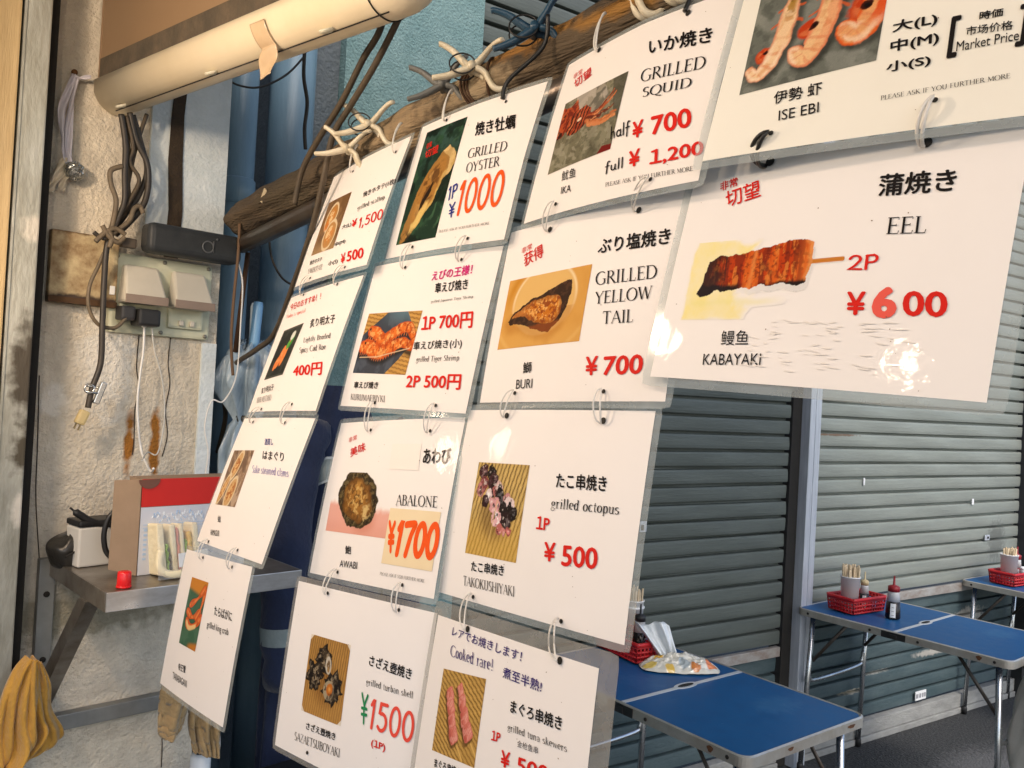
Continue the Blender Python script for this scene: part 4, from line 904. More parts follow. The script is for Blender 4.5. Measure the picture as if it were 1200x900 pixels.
# serif capitals as stroke lists: (points, weight or None for automatic stress); cap height 1
SER={
'A':(.80,[([(.05,0),(.40,1)],.05),([(.40,1),(.75,0)],.12),([(.17,.36),(.60,.36)],.04),([(-.02,0),(.16,0)],.035),([(.62,0),(.86,0)],.035)]),
'B':(.68,[([(.14,0),(.14,1)],.12),([(.02,1),(.30,1)]+arc(.32,.77,.22,.23,90,-90)+[(.14,.53)],None),([(.30,.53)]+arc(.36,.265,.26,.265,90,-90)+[(.02,0)],None)]),
'C':(.80,[(arc(.46,.5,.42,.52,45,318,26),None)]),
'D':(.86,[([(.14,0),(.14,1)],.12),([(.02,1),(.34,1)]+arc(.36,.5,.42,.5,90,-90,20)+[(.02,0)],None)]),
'E':(.62,[([(.14,0),(.14,1)],.12),([(.02,1),(.55,1),(.56,.86)],.045),([(.14,.52),(.46,.52)],.045),([(.02,0),(.58,0),(.61,.17)],.045),([(.46,.44),(.46,.60)],.035)]),
'F':(.58,[([(.14,0),(.14,1)],.12),([(.02,1),(.54,1),(.55,.85)],.045),([(.14,.52),(.44,.52)],.045),([(.02,0),(.28,0)],.035)]),
'G':(.86,[(arc(.47,.5,.43,.52,48,312,26),None),([(.76,.42),(.76,.10)],.11),([(.60,.42),(.88,.42)],.035)]),
'H':(.88,[([(.14,0),(.14,1)],.12),([(.74,0),(.74,1)],.12),([(.14,.52),(.74,.52)],.045),([(.02,0),(.26,0)],.035),([(.02,1),(.26,1)],.035),([(.62,0),(.86,0)],.035),([(.62,1),(.86,1)],.035)]),
'I':(.34,[([(.17,0),(.17,1)],.12),([(.04,0),(.30,0)],.035),([(.04,1),(.30,1)],.035)]),
'J':(.40,[([(.24,1),(.24,.1),(.14,-.12),(.02,-.12)],.10),([(.10,1),(.36,1)],.035)]),
'K':(.78,[([(.14,0),(.14,1)],.12),([(.64,1),(.16,.5)],.05),([(.28,.60),(.74,0)],.12),([(.02,0),(.26,0)],.035),([(.02,1),(.26,1)],.035),([(.52,1),(.74,1)],.035),([(.60,0),(.82,0)],.035)]),
'L':(.58,[([(.14,0),(.14,1)],.12),([(.02,0),(.52,0),(.56,.20)],.045),([(.02,1),(.26,1)],.035)]),
'M':(1.0,[([(.12,0),(.16,1)],.05),([(.16,1),(.50,.08)],.12),([(.50,.08),(.84,1)],.05),([(.84,1),(.88,0)],.12),([(.02,0),(.22,0)],.035),([(.76,0),(.99,0)],.035)]),
'N':(.88,[([(.14,0),(.14,1)],.05),([(.14,1),(.74,0)],.12),([(.74,0),(.74,1)],.05),([(.02,0),(.26,0)],.035),([(.62,1),(.86,1)],.035)]),
'O':(.90,[(arc(.45,.5,.40,.52,90,450,36),None)]),
'P':(.64,[([(.14,0),(.14,1)],.12),([(.02,1),(.32,1)]+arc(.34,.74,.24,.26,90,-90)+[(.20,.48)],None),([(.02,0),(.28,0)],.035)]),
'Q':(.90,[(arc(.45,.5,.40,.52,90,450,36),None),([(.42,.0),(.62,-.16),(.95,-.24)],.08)]),
'R':(.74,[([(.14,0),(.14,1)],.12),([(.02,1),(.30,1)]+arc(.32,.76,.23,.24,90,-90)+[(.14,.52)],None),([(.32,.52),(.72,0)],.12),([(.02,0),(.26,0)],.035),([(.62,0),(.80,0)],.035)]),
'S':(.58,[(arc(.30,.76,.20,.25,35,250,14)+arc(.30,.25,.22,.26,70,-145,16),None)]),
'T':(.72,[([(.36,0),(.36,1)],.12),([(.02,.84),(.04,1),(.68,1),(.70,.84)],.045),([(.24,0),(.48,0)],.035)]),
'U':(.84,[([(.14,1),(.14,.35)]+arc(.41,.28,.27,.30,180,360,14)+[(.68,1)],None),([(.02,1),(.26,1)],.035),([(.56,1),(.80,1)],.035)]),
'V':(.80,[([(.06,1),(.40,0)],.12),([(.40,0),(.74,1)],.05),([(-.02,1),(.18,1)],.035),([(.62,1),(.84,1)],.035)]),
'W':(1.10,[([(.06,1),(.34,0)],.12),([(.34,0),(.56,1)],.05),([(.56,1),(.80,0)],.12),([(.80,0),(1.06,1)],.05),([(-.02,1),(.18,1)],.035),([(.95,1),(1.14,1)],.035)]),
'Y':(.76,[([(.06,1),(.37,.48)],.12),([(.37,.48),(.70,1)],.05),([(.37,.48),(.37,0)],.12),([(.24,0),(.50,0)],.035),([(-.02,1),(.17,1)],.035),([(.60,1),(.78,1)],.035)]),
'Z':(.70,[([(.06,1),(.62,1),(.06,0),(.64,0)],.07)]),
# lowercase
'a':(.50,[(arc(.22,.47,.17,.19,150,0,9)+[(.39,.47),(.39,.06),(.48,.0)],.075),(arc(.21,.17,.17,.18,60,330,14),.06)]),
'b':(.54,[([(.02,1),(.12,1),(.12,0)],.085),(arc(.28,.33,.18,.34,150,-150,18),None)]),
'c':(.46,[(arc(.26,.33,.20,.34,50,315,18),None)]),
'd':(.54,[([(.32,1),(.42,1),(.42,0),(.52,0)],.085),(arc(.25,.33,.18,.34,30,330,18),None)]),
'e':(.48,[([(.06,.37),(.43,.37)]+arc(.25,.35,.19,.32,10,310,20),None)]),
'f':(.36,[([(.36,.93),(.28,1.0),(.20,.92),(.16,.75),(.16,0)],.085),([(.02,.64),(.32,.64)],.045),([(.06,0),(.28,0)],.035)]),
'g':(.50,[(arc(.23,.45,.16,.20,90,450,18),None),(arc(.24,-.12,.20,.16,100,440,18),.055),([(.14,.28),(.10,.16),(.18,.08)],.05),([(.36,.58),(.48,.64)],.05)]),
'h':(.56,[([(.02,1),(.12,1),(.12,0)],.085),([(.12,.48)]+arc(.28,.46,.14,.20,140,0,8)+[(.42,0)],.08),([(.02,0),(.22,0)],.035),([(.34,0),(.52,0)],.035)]),
'i':(.28,[([(.04,.64),(.14,.64),(.14,0)],.085),([(.04,0),(.25,0)],.035),([(.14,.84),(.14,.93)],.10)]),
'k':(.54,[([(.02,1),(.12,1),(.12,0)],.085),([(.42,.64),(.13,.30)],.05),([(.22,.40),(.46,0)],.09),([(.02,0),(.22,0)],.035),([(.36,0),(.54,0)],.035)]),
'l':(.28,[([(.04,1),(.14,1),(.14,0)],.085),([(.04,0),(.25,0)],.035)]),
'm':(.84,[([(.02,.64),(.12,.64),(.12,0)],.085),([(.12,.50)]+arc(.26,.47,.13,.18,140,0,8)+[(.39,0)],.08),([(.39,.50)]+arc(.54,.47,.13,.18,140,0,8)+[(.68,0),(.78,0)],.08)]),
'n':(.56,[([(.02,.64),(.12,.64),(.12,0)],.085),([(.12,.48)]+arc(.28,.46,.14,.20,140,0,8)+[(.42,0)],.08),([(.02,0),(.22,0)],.035),([(.34,0),(.52,0)],.035)]),
'o':(.52,[(arc(.26,.33,.20,.34,90,450,24),None)]),
'p':(.54,[([(.02,.64),(.12,.64),(.12,-.28)],.085),(arc(.28,.33,.18,.34,150,-150,18),None),([(.02,-.28),(.22,-.28)],.035)]),
'r':(.42,[([(.02,.64),(.13,.64),(.13,0)],.085),([(.13,.42),(.22,.60),(.36,.62)],.075),([(.02,0),(.26,0)],.035)]),
's':(.42,[(arc(.22,.49,.14,.16,35,250,10)+arc(.21,.17,.16,.17,70,-150,12),None)]),
't':(.34,[([(.16,.88),(.16,.12),(.22,.01),(.32,.04)],.085),([(.02,.64),(.30,.64)],.045)]),
'u':(.56,[([(.02,.64),(.12,.64),(.12,.2)]+arc(.27,.18,.15,.18,180,330,8),.08),([(.34,.64),(.44,.64),(.44,0),(.53,0)],.085)]),
'w':(.74,[([(.06,.64),(.22,0)],.085),([(.22,0),(.37,.60)],.045),([(.37,.60),(.54,0)],.085),([(.54,0),(.68,.64)],.045),([(.0,.64),(.15,.64)],.035)]),
'y':(.54,[([(.06,.64),(.26,.05)],.085),([(.48,.64),(.22,-.15),(.10,-.26),(.04,-.24)],.05),([(.0,.64),(.16,.64)],.035),([(.38,.64),(.54,.64)],.035)]),
"'":(.18,[([(.10,1),(.08,.82)],.08)]),'!':(.4,[([(.2,1),(.2,.28)],.10),([(.2,.10),(.2,.0)],.12)]),' ':(.34,[]),
}
# handwritten marker glyphs
HW=.13
HAND={
'0':(.62,[(arc(.30,.5,.24,.48,100,450,26),HW)]),'1':(.34,[([(.04,.80),(.17,.98),(.17,.5),(.15,0)],HW)]),
'2':(.62,[(arc(.29,.72,.22,.26,170,-25,12)+[(.30,.28),(.06,.02),(.30,.06),(.58,.02)],HW)]),
'5':(.62,[([(.50,.96),(.16,.95),(.12,.58)]+arc(.27,.32,.24,.30,110,-140,14),HW)]),
'6':(.62,[([(.46,.98),(.22,.78),(.08,.45)]+arc(.30,.27,.22,.26,180,540,22),HW)]),
'7':(.60,[([(.04,.94),(.30,.97),(.56,.95),(.40,.60),(.26,.0)],HW)]),
'P':(.56,[([(.10,.96),(.10,0)],HW),([(.08,.95),(.34,.96)]+arc(.34,.72,.17,.24,90,-90,10)+[(.12,.46)],HW)]),
'¥':(.68,[([(.06,1),(.32,.58)],HW),([(.60,1),(.32,.58),(.31,0)],HW),([(.08,.50),(.56,.52)],HW*.85),([(.08,.28),(.56,.31)],HW*.85)]),
'h':(.52,[([(.10,1),(.08,0)],HW*.9),([(.09,.30),(.20,.52),(.36,.52),(.40,.30),(.40,0)],HW*.9)]),
'a':(.54,[(arc(.25,.27,.19,.26,60,400,18),HW*.9),([(.44,.54),(.43,.15),(.50,.0)],HW*.9)]),
'l':(.24,[([(.12,1.02),(.10,.0)],HW*.9)]),'f':(.42,[([(.40,.98),(.26,1.02),(.18,.80),(.16,.3),(.12,-.20)],HW*.9),([(.02,.52),(.36,.56)],HW*.8)]),
'u':(.54,[([(.08,.52),(.08,.16),(.20,.0),(.36,.08),(.42,.52)],HW*.9),([(.42,.52),(.42,.10),(.50,.0)],HW*.9)]),
',':(.24,[([(.14,.10),(.06,-.14)],HW)]),' ':(.3,[])}
def ribbon(pts,wd,stress):
    """polyline -> mitred strip; stress=True thins horizontal parts"""
    P=[np.array(p,float) for p in pts]; n=len(P); vs=[];
    closed=np.hypot(*(P[0]-P[-1]))<1e-6 and n>3
    for i in range(n):
        if closed: a=P[i-1] if i>0 else P[-2]; b=P[i+1] if i<n-1 else P[1]
        else: a=P[max(0,i-1)]; b=P[min(n-1,i+1)]
        t=b-a; t/=np.hypot(*t)+1e-12; nn=np.array([-t[1],t[0]])
        m=1.
        if 0<i<n-1:
            d1=P[i]-P[i-1]; d1/=np.hypot(*d1)+1e-12; c=abs(nn@np.array([-d1[1],d1[0]])); m=min(1.6,1/max(c,.3))
        w_=(.042+.085*abs(t[1])**1.6) if wd is None else wd
        vs+= [P[i]+nn*w_*.5*m,P[i]-nn*w_*.5*m]
    fs=[(2*i,2*i+1,2*i+3,2*i+2) for i in range(n-1)]
    return vs,fs
def strokes(text,table,round_=False,wm=1.):
    V=[];F=[];Z=[];x=0;q=0
    for ch in text:
        w_,st=table.get(ch,table.get(' '))
        for pts,wd in st:
            pts=[(a+x,b) for a,b in pts]; wd=wd*wm if wd is not None else None
            if round_:
                if len(pts)<8: pts=[tuple(p)[:2] for p in crom([(a,b,0) for a,b in pts],5)] if len(pts)>2 else pts
            v,f=ribbon(pts,wd,wd is None); n=len(V); V+=v; F+=[tuple(i+n for i in g) for g in f]; Z+=[q]*len(v); q+=1
            if round_:
                for e,e2 in ((pts[0],pts[1]),(pts[-1],pts[-2])):
                    r=wd*.5; n=len(V); V+=[np.array((e[0]+r*math.cos(a),e[1]+r*math.sin(a))) for a in np.linspace(0,2*math.pi,11)[:-1]]; F.append(tuple(range(n,n+10))); Z+=[q]*10; q+=1
        x+=w_+.06
    return np.array(V),F,np.array(Z)
FC={}
def fontmesh(text):
    if text in FC: return FC[text]
    if '１' in text and text!='１':
        V=[];F=[];x=0.;n=0; parts=[]
        for k,q in enumerate(text.split('１')):
            if k: parts.append('１')
            if q: parts.append(q)
        for q in parts:
            if q.startswith(' '): x+=.25; q=q.strip()
            v,f=fontmesh(q); lo=v[:,0].min(); w_=v[:,0].max()-lo
            y=v[:,1]*(.74/.73 if q=='１' else 1.)
            V.append(np.stack([v[:,0]-lo+x,y],1)); F+=[tuple(i+n for i in g) for g in f]; n+=len(v); x+=w_+.07
        FC[text]=(np.concatenate(V),F); return FC[text]
    c=bpy.data.curves.new('lettering','FONT'); c.body=text; c.size=1; c.resolution_u=3; c.fill_mode='FRONT'
    o=bpy.data.objects.new('lettering',c); COL.objects.link(o); bpy.context.view_layer.update()
    dg=bpy.context.evaluated_depsgraph_get(); me=bpy.data.meshes.new_from_object(o.evaluated_get(dg))
    V=np.array([(v.co.x,v.co.y) for v in me.vertices]); F=[tuple(p.vertices) for p in me.polygons]
    bpy.data.objects.remove(o); bpy.data.curves.remove(c); bpy.data.meshes.remove(me)
    FC[text]=(V,F); return V,F
BOLD={'B':.024,'N':.004,'N2':.012,'X':.026,'XL':.05}
def lettering(text,style):
    """returns unit-box vertices (n,2), faces, layer index"""
    if style in('S','L'): V,F,Z=strokes(text,SER)
    elif style in('H','H2','HB'): V,F,Z=strokes(text,HAND,True,1.75 if style=='HB' else 1.)
    else:
        v,f=fontmesh(text); h=v[:,1].max()-v[:,1].min(); b=BOLD[style]
        offs=[(0,0),(b,0),(-b,0),(0,b*.8),(0,-b*.8)] if b>.01 else [(0,0),(b,0)]
        if b>.035: offs+=[(b*.7,b*.6),(-b*.7,b*.6),(b*.7,-b*.6),(-b*.7,-b*.6)]
        V=np.concatenate([v+np.array(o)*1. for o in offs]); n=len(v); F=[tuple(i+k*n for i in g) for k in range(len(offs)) for g in f]; Z=np.repeat(np.arange(len(offs)),n)
    lo,hi=V.min(0),V.max(0); return (V-lo)/(hi-lo),F,Z
def bow(x,y,k):
    """gentle curl of a laminated sheet (metres)"""
    return -k[0]*(x/.15)**2-k[1]*(y/.11)**2*.6-k[2]*max(0,x/.15)*max(0,y/.11)*1.0
paperm=mat('menu_paper',(.81,.778,.758),.5,col2=(.785,.75,.725),scale=4,coat=.10,bump=.17,bscale=11,bump_coat=True,spec=.12)
paperc=mat('menu_paper_cream',(.82,.80,.73),.5,col2=(.78,.755,.67),scale=4,coat=.10,bump=.17,bscale=11,bump_coat=True,spec=.12)
film=clear_mat('laminate_film',(.86,.89,.90),.34,.10,(.55,.60,.60))
filmd=clear_mat('laminate_film_dusty',(.80,.82,.82),.42,.2,(.42,.41,.38))
holem=mat('hole_dark',(.012,.011,.010),.7)
stickm=mat('sticker_paper',(.78,.66,.45),.45,col2=(.74,.60,.38),scale=6,coat=.10,bump=.17,bscale=11,bump_coat=True,spec=.12)
coverm=mat('correction_paper',(.80,.76,.715),.5,coat=.10,bump=.17,bscale=11,bump_coat=True,spec=.12)
SHEETS={
'c1r1':dict(dish='scallop',o=(0.7577,1.2149,1.9080),R=(-0.1505,0.2962,-0.9432,-0.9878,-0.0069,0.1555,0.0396,0.9551,0.2936),
 holes=[(-42.9,94.8),(115.8,90.9),(-72.2,-106.1),(73.5,-106.7)],items=[
  ('dish_name','焼きホタテ(1枚)','N2','k',(51.5,19.8),(157.6,22.7),(44.8,33.3)),
  ('english_name','grilled scallop','L','k',(48.3,-3.8),(139.8,-1.7),(41.0,8.2)),
  ('size_note','大(L)','N2','k',(6.0,-29.7),(42.8,-30.4),(1.1,-19.2)),
  ('price','¥','X','red',(46.3,-33.2),(63.7,-32.1),(40.1,-17.8)),
  ('price','1,500','H','red',(75.9,-41.9),(153.9,-38.9),(68.1,-19.3)),
  ('size_note','中(M)','N2','k',(0.6,-61.1),(42.4,-60.6),(-5.2,-50.6)),
  ('size_note','小(S)','N2','k',(-1.3,-95.7),(37.8,-96.0),(-6.5,-85.1)),
  ('price','¥','X','red',(51.2,-98.7),(66.7,-97.7),(40.7,-79.1)),
  ('price','500','X','red',(72.4,-97.6),(130.6,-98.5),(62.5,-77.6)),
  ('caption','焼きホタテ','N2','k',(-101.2,-77.3),(-41.4,-79.1),(-104.7,-67.8)),
  ('caption','YAKIHOTATE','S','k',(-93.8,-95.2),(-24.5,-96.8),(-99.4,-84.5)),
  ('PHOTO','scallop',None,None,(-111.1,-57.2),(-6.6,-59.9),(-115.7,49.8)),
 ]),
'c1r2':dict(dish='cod roe',o=(0.7000,1.2405,1.6802),R=(-0.1347,0.3212,-0.9374,-0.9893,0.0101,0.1456,0.0562,0.9470,0.3164),
 holes=[(-80.8,114.3),(61.2,112.4),(-78.8,-116.2),(54.5,-101.2)],items=[
  ('headline','今日のおすすめ！！','N2','red',(-122.2,81.1),(14.8,85.3),(-132.7,96.7)),
  ('headline',"Today's special",'L','lightred',(-125.4,64.6),(-33.4,66.1),(-132.6,74.4)),
  ('dish_name','炙り明太子','N2','k',(14.7,33.4),(110.1,33.8),(3.8,50.0)),
  ('english_name','Lightly Broiled','L','k',(12.2,4.6),(115.4,4.6),(4.9,16.8)),
  ('english_name','Spicy Cod Roe','L','k',(11.5,-14.0),(114.3,-14.4),(2.3,-0.8)),
  ('price','400円','X','red',(17.4,-54.5),(129.3,-54.8),(4.7,-32.1)),
  ('caption','炙り明太子','N2','k',(-107.9,-79.8),(-50.5,-73.8),(-117.7,-68.2)),
  ('caption','ABURI MENTAIKO','S','k',(-117.7,-96.6),(-44.7,-92.8),(-125.9,-85.7)),
  ('PHOTO','roe',None,None,(-121.4,-53.0),(-33.7,-47.1),(-110.8,40.8)),
 ]),
'c1r3':dict(dish='clam',o=(0.6305,1.2503,1.4571),R=(-0.1094,0.3365,-0.9353,-0.9923,0.0173,0.1223,0.0573,0.9415,0.3320),
 holes=[(-93.3,104.6),(48.4,103.5),(-85.2,-106.9),(50.7,-104.3)],items=[
  ('headline','酒蒸し','N2','blue',(1.9,64.0),(37.4,64.5),(-7.2,75.2)),
  ('dish_name','はまぐり','N2','k',(16.7,39.9),(99.8,40.1),(5.4,54.3)),
  ('english_name','Sake steamed clams','L','violet',(-4.9,16.4),(135.8,17.2),(-13.9,28.9)),
  ('caption','蛤','N2','k',(-76.1,-73.0),(-61.1,-72.1),(-86.0,-62.5)),
  ('caption','HAMAGURI','N2','k',(-88.2,-96.0),(-45.4,-93.7),(-95.6,-87.0)),
  ('PHOTO','clam',None,None,(-121.8,-45.4),(-23.9,-43.1),(-131.4,51.6)),
 ]),
'c1r4':dict(dish='king crab',o=(0.5743,1.2757,1.2255),R=(-0.0900,0.1756,-0.9803,-0.9918,0.0739,0.1043,0.0908,0.9817,0.1675),
 holes=[(-52.1,106.2),(78.8,104.3)],items=[
  ('dish_name','たらばがに','N2','k',(47.6,28.4),(117.6,29.0),(42.6,42.2)),
  ('english_name','grilled king crab','N','k',(28.7,4.3),(115.4,6.0),(24.7,16.3)),
  ('caption','帝王蟹','N2','k',(-63.6,-74.7),(-27.3,-72.5),(-67.3,-64.0)),
  ('caption','TARABAGANI','N','k',(-83.9,-91.7),(-10.5,-91.2),(-87.3,-81.6)),
  ('PHOTO','crab',None,None,(-85.8,-35.3),(-2.9,-35.3),(-86.3,71.3)),
 ]),
'c2r1':dict(dish='oyster',o=(0.7486,0.9182,1.9281),R=(-0.0897,0.2328,-0.9684,-0.9959,-0.0294,0.0852,-0.0086,0.9721,0.2345),
 holes=[(-72.4,104.3),(72.7,98.9),(-69.1,-101.6),(71.0,-103.6)],items=[
  ('dish_name','焼き牡蠣','B','k',(22.3,55.8),(111.8,49.5),(15.1,79.2)),
  ('english_name','GRILLED','S','k',(19.4,21.8),(107.1,17.3),(16.9,37.4)),
  ('english_name','OYSTER','S','k',(25.8,-1.7),(101.5,-4.3),(22.1,14.3)),
  ('portion_note','1P','H','blue',(-2.9,-40.2),(17.9,-36.1),(-7.8,-16.9)),
  ('price','¥','H','blue',(11.2,-68.0),(26.1,-66.8),(4.5,-44.6)),
  ('price','1000','H','orange',(26.4,-67.5),(125.6,-65.0),(21.1,-12.8)),
  ('fine_print','PLEASE ASK IF YOU FURTHER MORE','S','grey',(-3.5,-87.6),(111.8,-88.4),(-4.2,-83.6)),
  ('PHOTO','oyster',None,None,(-123.6,-92.4),(-10.8,-93.4),(-125.6,96.4)),
  ('photo_stamp','非常','N2','red',(-109.6,62.7),(-94.2,65.0),(-114.1,73.6)),
  ('photo_stamp','切望','N2','red',(-105.5,46.2),(-69.3,49.8),(-109.9,60.6)),
 ]),
'c2r2':dict(dish='tiger shrimp',o=(0.7016,0.9349,1.7021),R=(-0.0228,0.2247,-0.9742,-0.9996,0.0080,0.0252,0.0135,0.9744,0.2245),
 holes=[(-60.3,100.6),(70.7,99.5),(-52.5,-105.2),(88.2,-104.2)],items=[
  ('headline','えびの王様！','B','magenta',(14.6,72.3),(100.0,75.6),(12.4,87.4)),
  ('dish_name','車えび焼き','B','k',(29.9,53.0),(99.4,54.5),(25.6,68.7)),
  ('english_name','grilled Japanese Tiger Shrimp','L','k',(27.0,38.0),(114.9,40.4),(26.0,43.2)),
  ('price','１P 700円','X','red',(19.6,-1.9),(126.6,-0.0),(14.7,21.0)),
  ('dish_name','車えび焼き(小)','N2','k',(12.2,-30.4),(115.1,-27.8),(9.2,-16.4)),
  ('english_name','grilled Tiger Shrimp','L','k',(25.3,-47.8),(114.9,-45.5),(24.4,-38.0)),
  ('price','2P 500円','X','red',(14.1,-83.4),(129.9,-82.4),(10.7,-62.7)),
  ('caption','車えび焼き','B','k',(-119.8,-84.9),(-53.3,-84.7),(-121.7,-74.3)),
  ('caption','KURUMAEBIYKI','S','k',(-120.4,-102.6),(-27.9,-103.9),(-123.6,-93.0)),
  ('PHOTO','shrimp',None,None,(-133.6,-60.8),(6.3,-63.9),(-128.7,32.4)),
 ]),
'c2r3':dict(dish='abalone',o=(0.6587,0.9321,1.4687),R=(-0.0243,0.2236,-0.9744,-0.9959,0.0797,0.0431,0.0873,0.9714,0.2207),
 holes=[(-57.3,98.6),(83.9,94.8),(-69.1,-103.5),(85.3,-103.2)],items=[
  ('stamp','非常','N','red',(-111.6,80.7),(-90.3,85.3),(-113.9,88.3)),
  ('stamp','美味','N2','red',(-96.8,58.3),(-58.2,68.3),(-103.8,71.8)),
  ('dish_name','あわび','B','k',(81.6,50.4),(136.8,51.5),(77.6,71.4)),
  ('english_name','ABALONE','S','k',(41.0,-5.2),(127.5,-4.0),(38.4,9.2)),
  ('STICKER','',None,None,(32.2,-81.3),(137.9,-80.9),(30.3,-9.3)),
  ('price','¥','HB','orange',(41.1,-67.5),(57.5,-67.3),(31.9,-24.9)),
  ('price','1700','HB','orange',(54.8,-71.3),(142.5,-68.7),(54.1,-23.0)),
  ('caption','鮑','N2','k',(-58.2,-77.5),(-42.8,-76.5),(-62.0,-66.2)),
  ('caption','AWABI','N','k',(-66.7,-95.8),(-21.7,-94.4),(-68.5,-86.6)),
  ('fine_print','PLEASE ASK IF YOU FURTHER MORE','S','grey',(33.8,-96.6),(127.2,-95.6),(33.4,-92.3)),
  ('PHOTO','abalone',None,None,(-125.1,-49.4),(33.4,-49.6),(-129.6,36.9)),
  ('COVER','',None,None,(9.2,42.4),(75.3,41.9),(4.9,77.8)),
 ]),
'c2r4':dict(dish='turban shell',o=(0.6084,0.9091,1.2369),R=(0.0507,0.1399,-0.9889,-0.9968,0.0683,-0.0415,0.0617,0.9878,0.1429),
 holes=[(-70.3,105.4),(81.6,105.8),(-66.3,-100.7)],items=[
  ('dish_name','さざえ壺焼き','B','k',(38.9,31.0),(120.0,29.5),(39.0,44.8)),
  ('english_name','grilled turban shell','L','k',(39.5,5.9),(127.0,8.0),(38.6,15.8)),
  ('price','¥','H','green',(37.4,-39.0),(51.6,-39.0),(32.3,-2.2)),
  ('price','1500','H','redfade',(53.4,-41.2),(135.3,-40.3),(53.0,-5.1)),
  ('portion_note','(１P)','X','red',(63.2,-61.8),(89.9,-60.9),(62.2,-51.1)),
  ('caption','さざえ壺焼き','B','k',(-76.5,-73.4),(-8.4,-71.2),(-77.5,-63.9)),
  ('caption','SAZAETSUBOYAKI','S','k',(-100.3,-93.2),(4.3,-88.6),(-101.1,-82.4)),
  ('PHOTO','turban',None,None,(-93.5,-53.0),(-2.1,-51.8),(-94.2,47.2)),
 ]),
'c3r1':dict(dish='squid',o=(0.7207,0.6014,1.9464),R=(-0.1775,0.2518,-0.9514,-0.9841,-0.0461,0.1714,-0.0007,0.9667,0.2560),
 holes=[(-79.6,106.6),(68.6,101.3),(-79.9,-99.3),(83.3,-100.0)],items=[
  ('stamp','非常','N','red',(-122.3,79.9),(-103.9,81.9),(-125.1,89.1)),
  ('stamp','切望','N2','red',(-110.6,63.0),(-77.9,70.9),(-119.4,77.9)),
  ('dish_name','いか焼き','B','k',(25.6,61.9),(119.4,47.1),(18.5,84.7)),
  ('english_name','GRILLED','S','k',(25.4,27.3),(121.1,15.6),(21.8,44.3)),
  ('english_name','SQUID','S','k',(37.0,2.5),(110.4,-6.1),(33.9,18.4)),
  ('portion_note','half','H','k',(0.8,-39.3),(33.7,-39.8),(-5.8,-18.6)),
  ('price','¥','X','red',(38.0,-44.8),(55.1,-45.2),(31.9,-23.3)),
  ('price','700','X','red',(67.8,-47.8),(124.7,-50.9),(60.3,-24.0)),
  ('portion_note','full','H','k',(5.4,-80.1),(35.3,-80.3),(0.8,-63.5)),
  ('price','¥','X','red',(44.3,-80.1),(61.3,-79.3),(38.5,-59.8)),
  ('price','１,200','X','red',(76.9,-85.1),(149.2,-87.9),(72.1,-65.6)),
  ('fine_print','PLEASE ASK IF YOU FURTHER MORE','S','k',(12.3,-95.7),(139.9,-100.7),(10.7,-90.4)),
  ('caption','鱿鱼','N','k',(-79.8,-70.1),(-51.2,-70.9),(-83.5,-56.6)),
  ('caption','IKA','N','k',(-73.7,-87.9),(-53.7,-88.4),(-76.2,-78.5)),
  ('PHOTO','squid',None,None,(-117.4,-53.2),(3.4,-48.5),(-122.9,46.0)),
 ]),
'c3r2':dict(dish='yellow tail',o=(0.6918,0.6268,1.7260),R=(-0.0850,0.1924,-0.9776,-0.9954,0.0279,0.0921,0.0450,0.9809,0.1891),
 holes=[(-66.9,100.6),(76.5,97.6),(-79.3,-101.4),(66.9,-101.6)],items=[
  ('stamp','非常','N','red',(-114.9,76.7),(-95.9,80.6),(-116.6,85.0)),
  ('stamp','获得','N2','red',(-104.0,57.9),(-69.3,66.4),(-110.5,76.1)),
  ('dish_name','ぶり塩焼き','B','k',(24.6,54.7),(127.3,51.1),(22.6,73.8)),
  ('english_name','GRILLED','S','k',(29.7,17.9),(116.8,15.8),(27.6,33.5)),
  ('english_name','YELLOW','S','k',(33.3,-4.2),(114.3,-5.9),(31.8,10.4)),
  ('english_name','TAIL','S','k',(50.1,-27.7),(93.8,-28.8),(48.3,-13.4)),
  ('price','¥','X','red',(35.5,-83.9),(54.1,-83.6),(32.9,-63.0)),
  ('price','700','X','red',(61.2,-84.7),(116.0,-84.3),(59.9,-63.8)),
  ('caption','鰤','N2','k',(-69.8,-78.4),(-54.1,-77.9),(-72.5,-64.7)),
  ('caption','BURI','N','k',(-78.6,-96.5),(-48.9,-96.0),(-80.1,-85.4)),
  ('PHOTO','yellowtail',None,None,(-129.3,-45.8),(18.0,-44.6),(-128.5,43.2)),
 ]),
'c3r3':dict(dish='octopus',o=(0.6518,0.6349,1.4961),R=(-0.0568,0.1804,-0.9819,-0.9973,0.0355,0.0642,0.0464,0.9829,0.1779),
 holes=[(-71.3,104.9),(83.8,100.8),(-78.7,-106.3),(65.7,-106.0)],items=[
  ('dish_name','たこ串焼き','B','k',(30.5,26.6),(102.5,28.1),(28.3,42.9)),
  ('english_name','grilled octopus','L','k',(28.1,2.2),(122.6,4.4),(27.4,15.9)),
  ('portion_note','１P','X','red',(9.9,-19.5),(30.5,-18.8),(8.5,-5.4)),
  ('price','¥','X','red',(28.5,-50.8),(45.7,-49.7),(25.9,-31.1)),
  ('price','500','X','red',(55.1,-52.3),(104.6,-48.9),(52.7,-30.9)),
  ('caption','たこ串焼き','B','k',(-89.9,-79.1),(-30.6,-75.8),(-92.0,-67.2)),
  ('caption','TAKOKUSHIYAKI','S','k',(-100.8,-96.6),(-8.8,-94.4),(-102.7,-85.7)),
  ('PHOTO','octopus',None,None,(-106.9,-60.0),(-14.4,-59.0),(-109.0,47.8)),
 ]),
'c3r4':dict(dish='tuna skewer',o=(0.5759,0.6042,1.2627),R=(-0.1818,0.1748,-0.9677,-0.9791,0.0588,0.1946,0.0909,0.9828,0.1605),
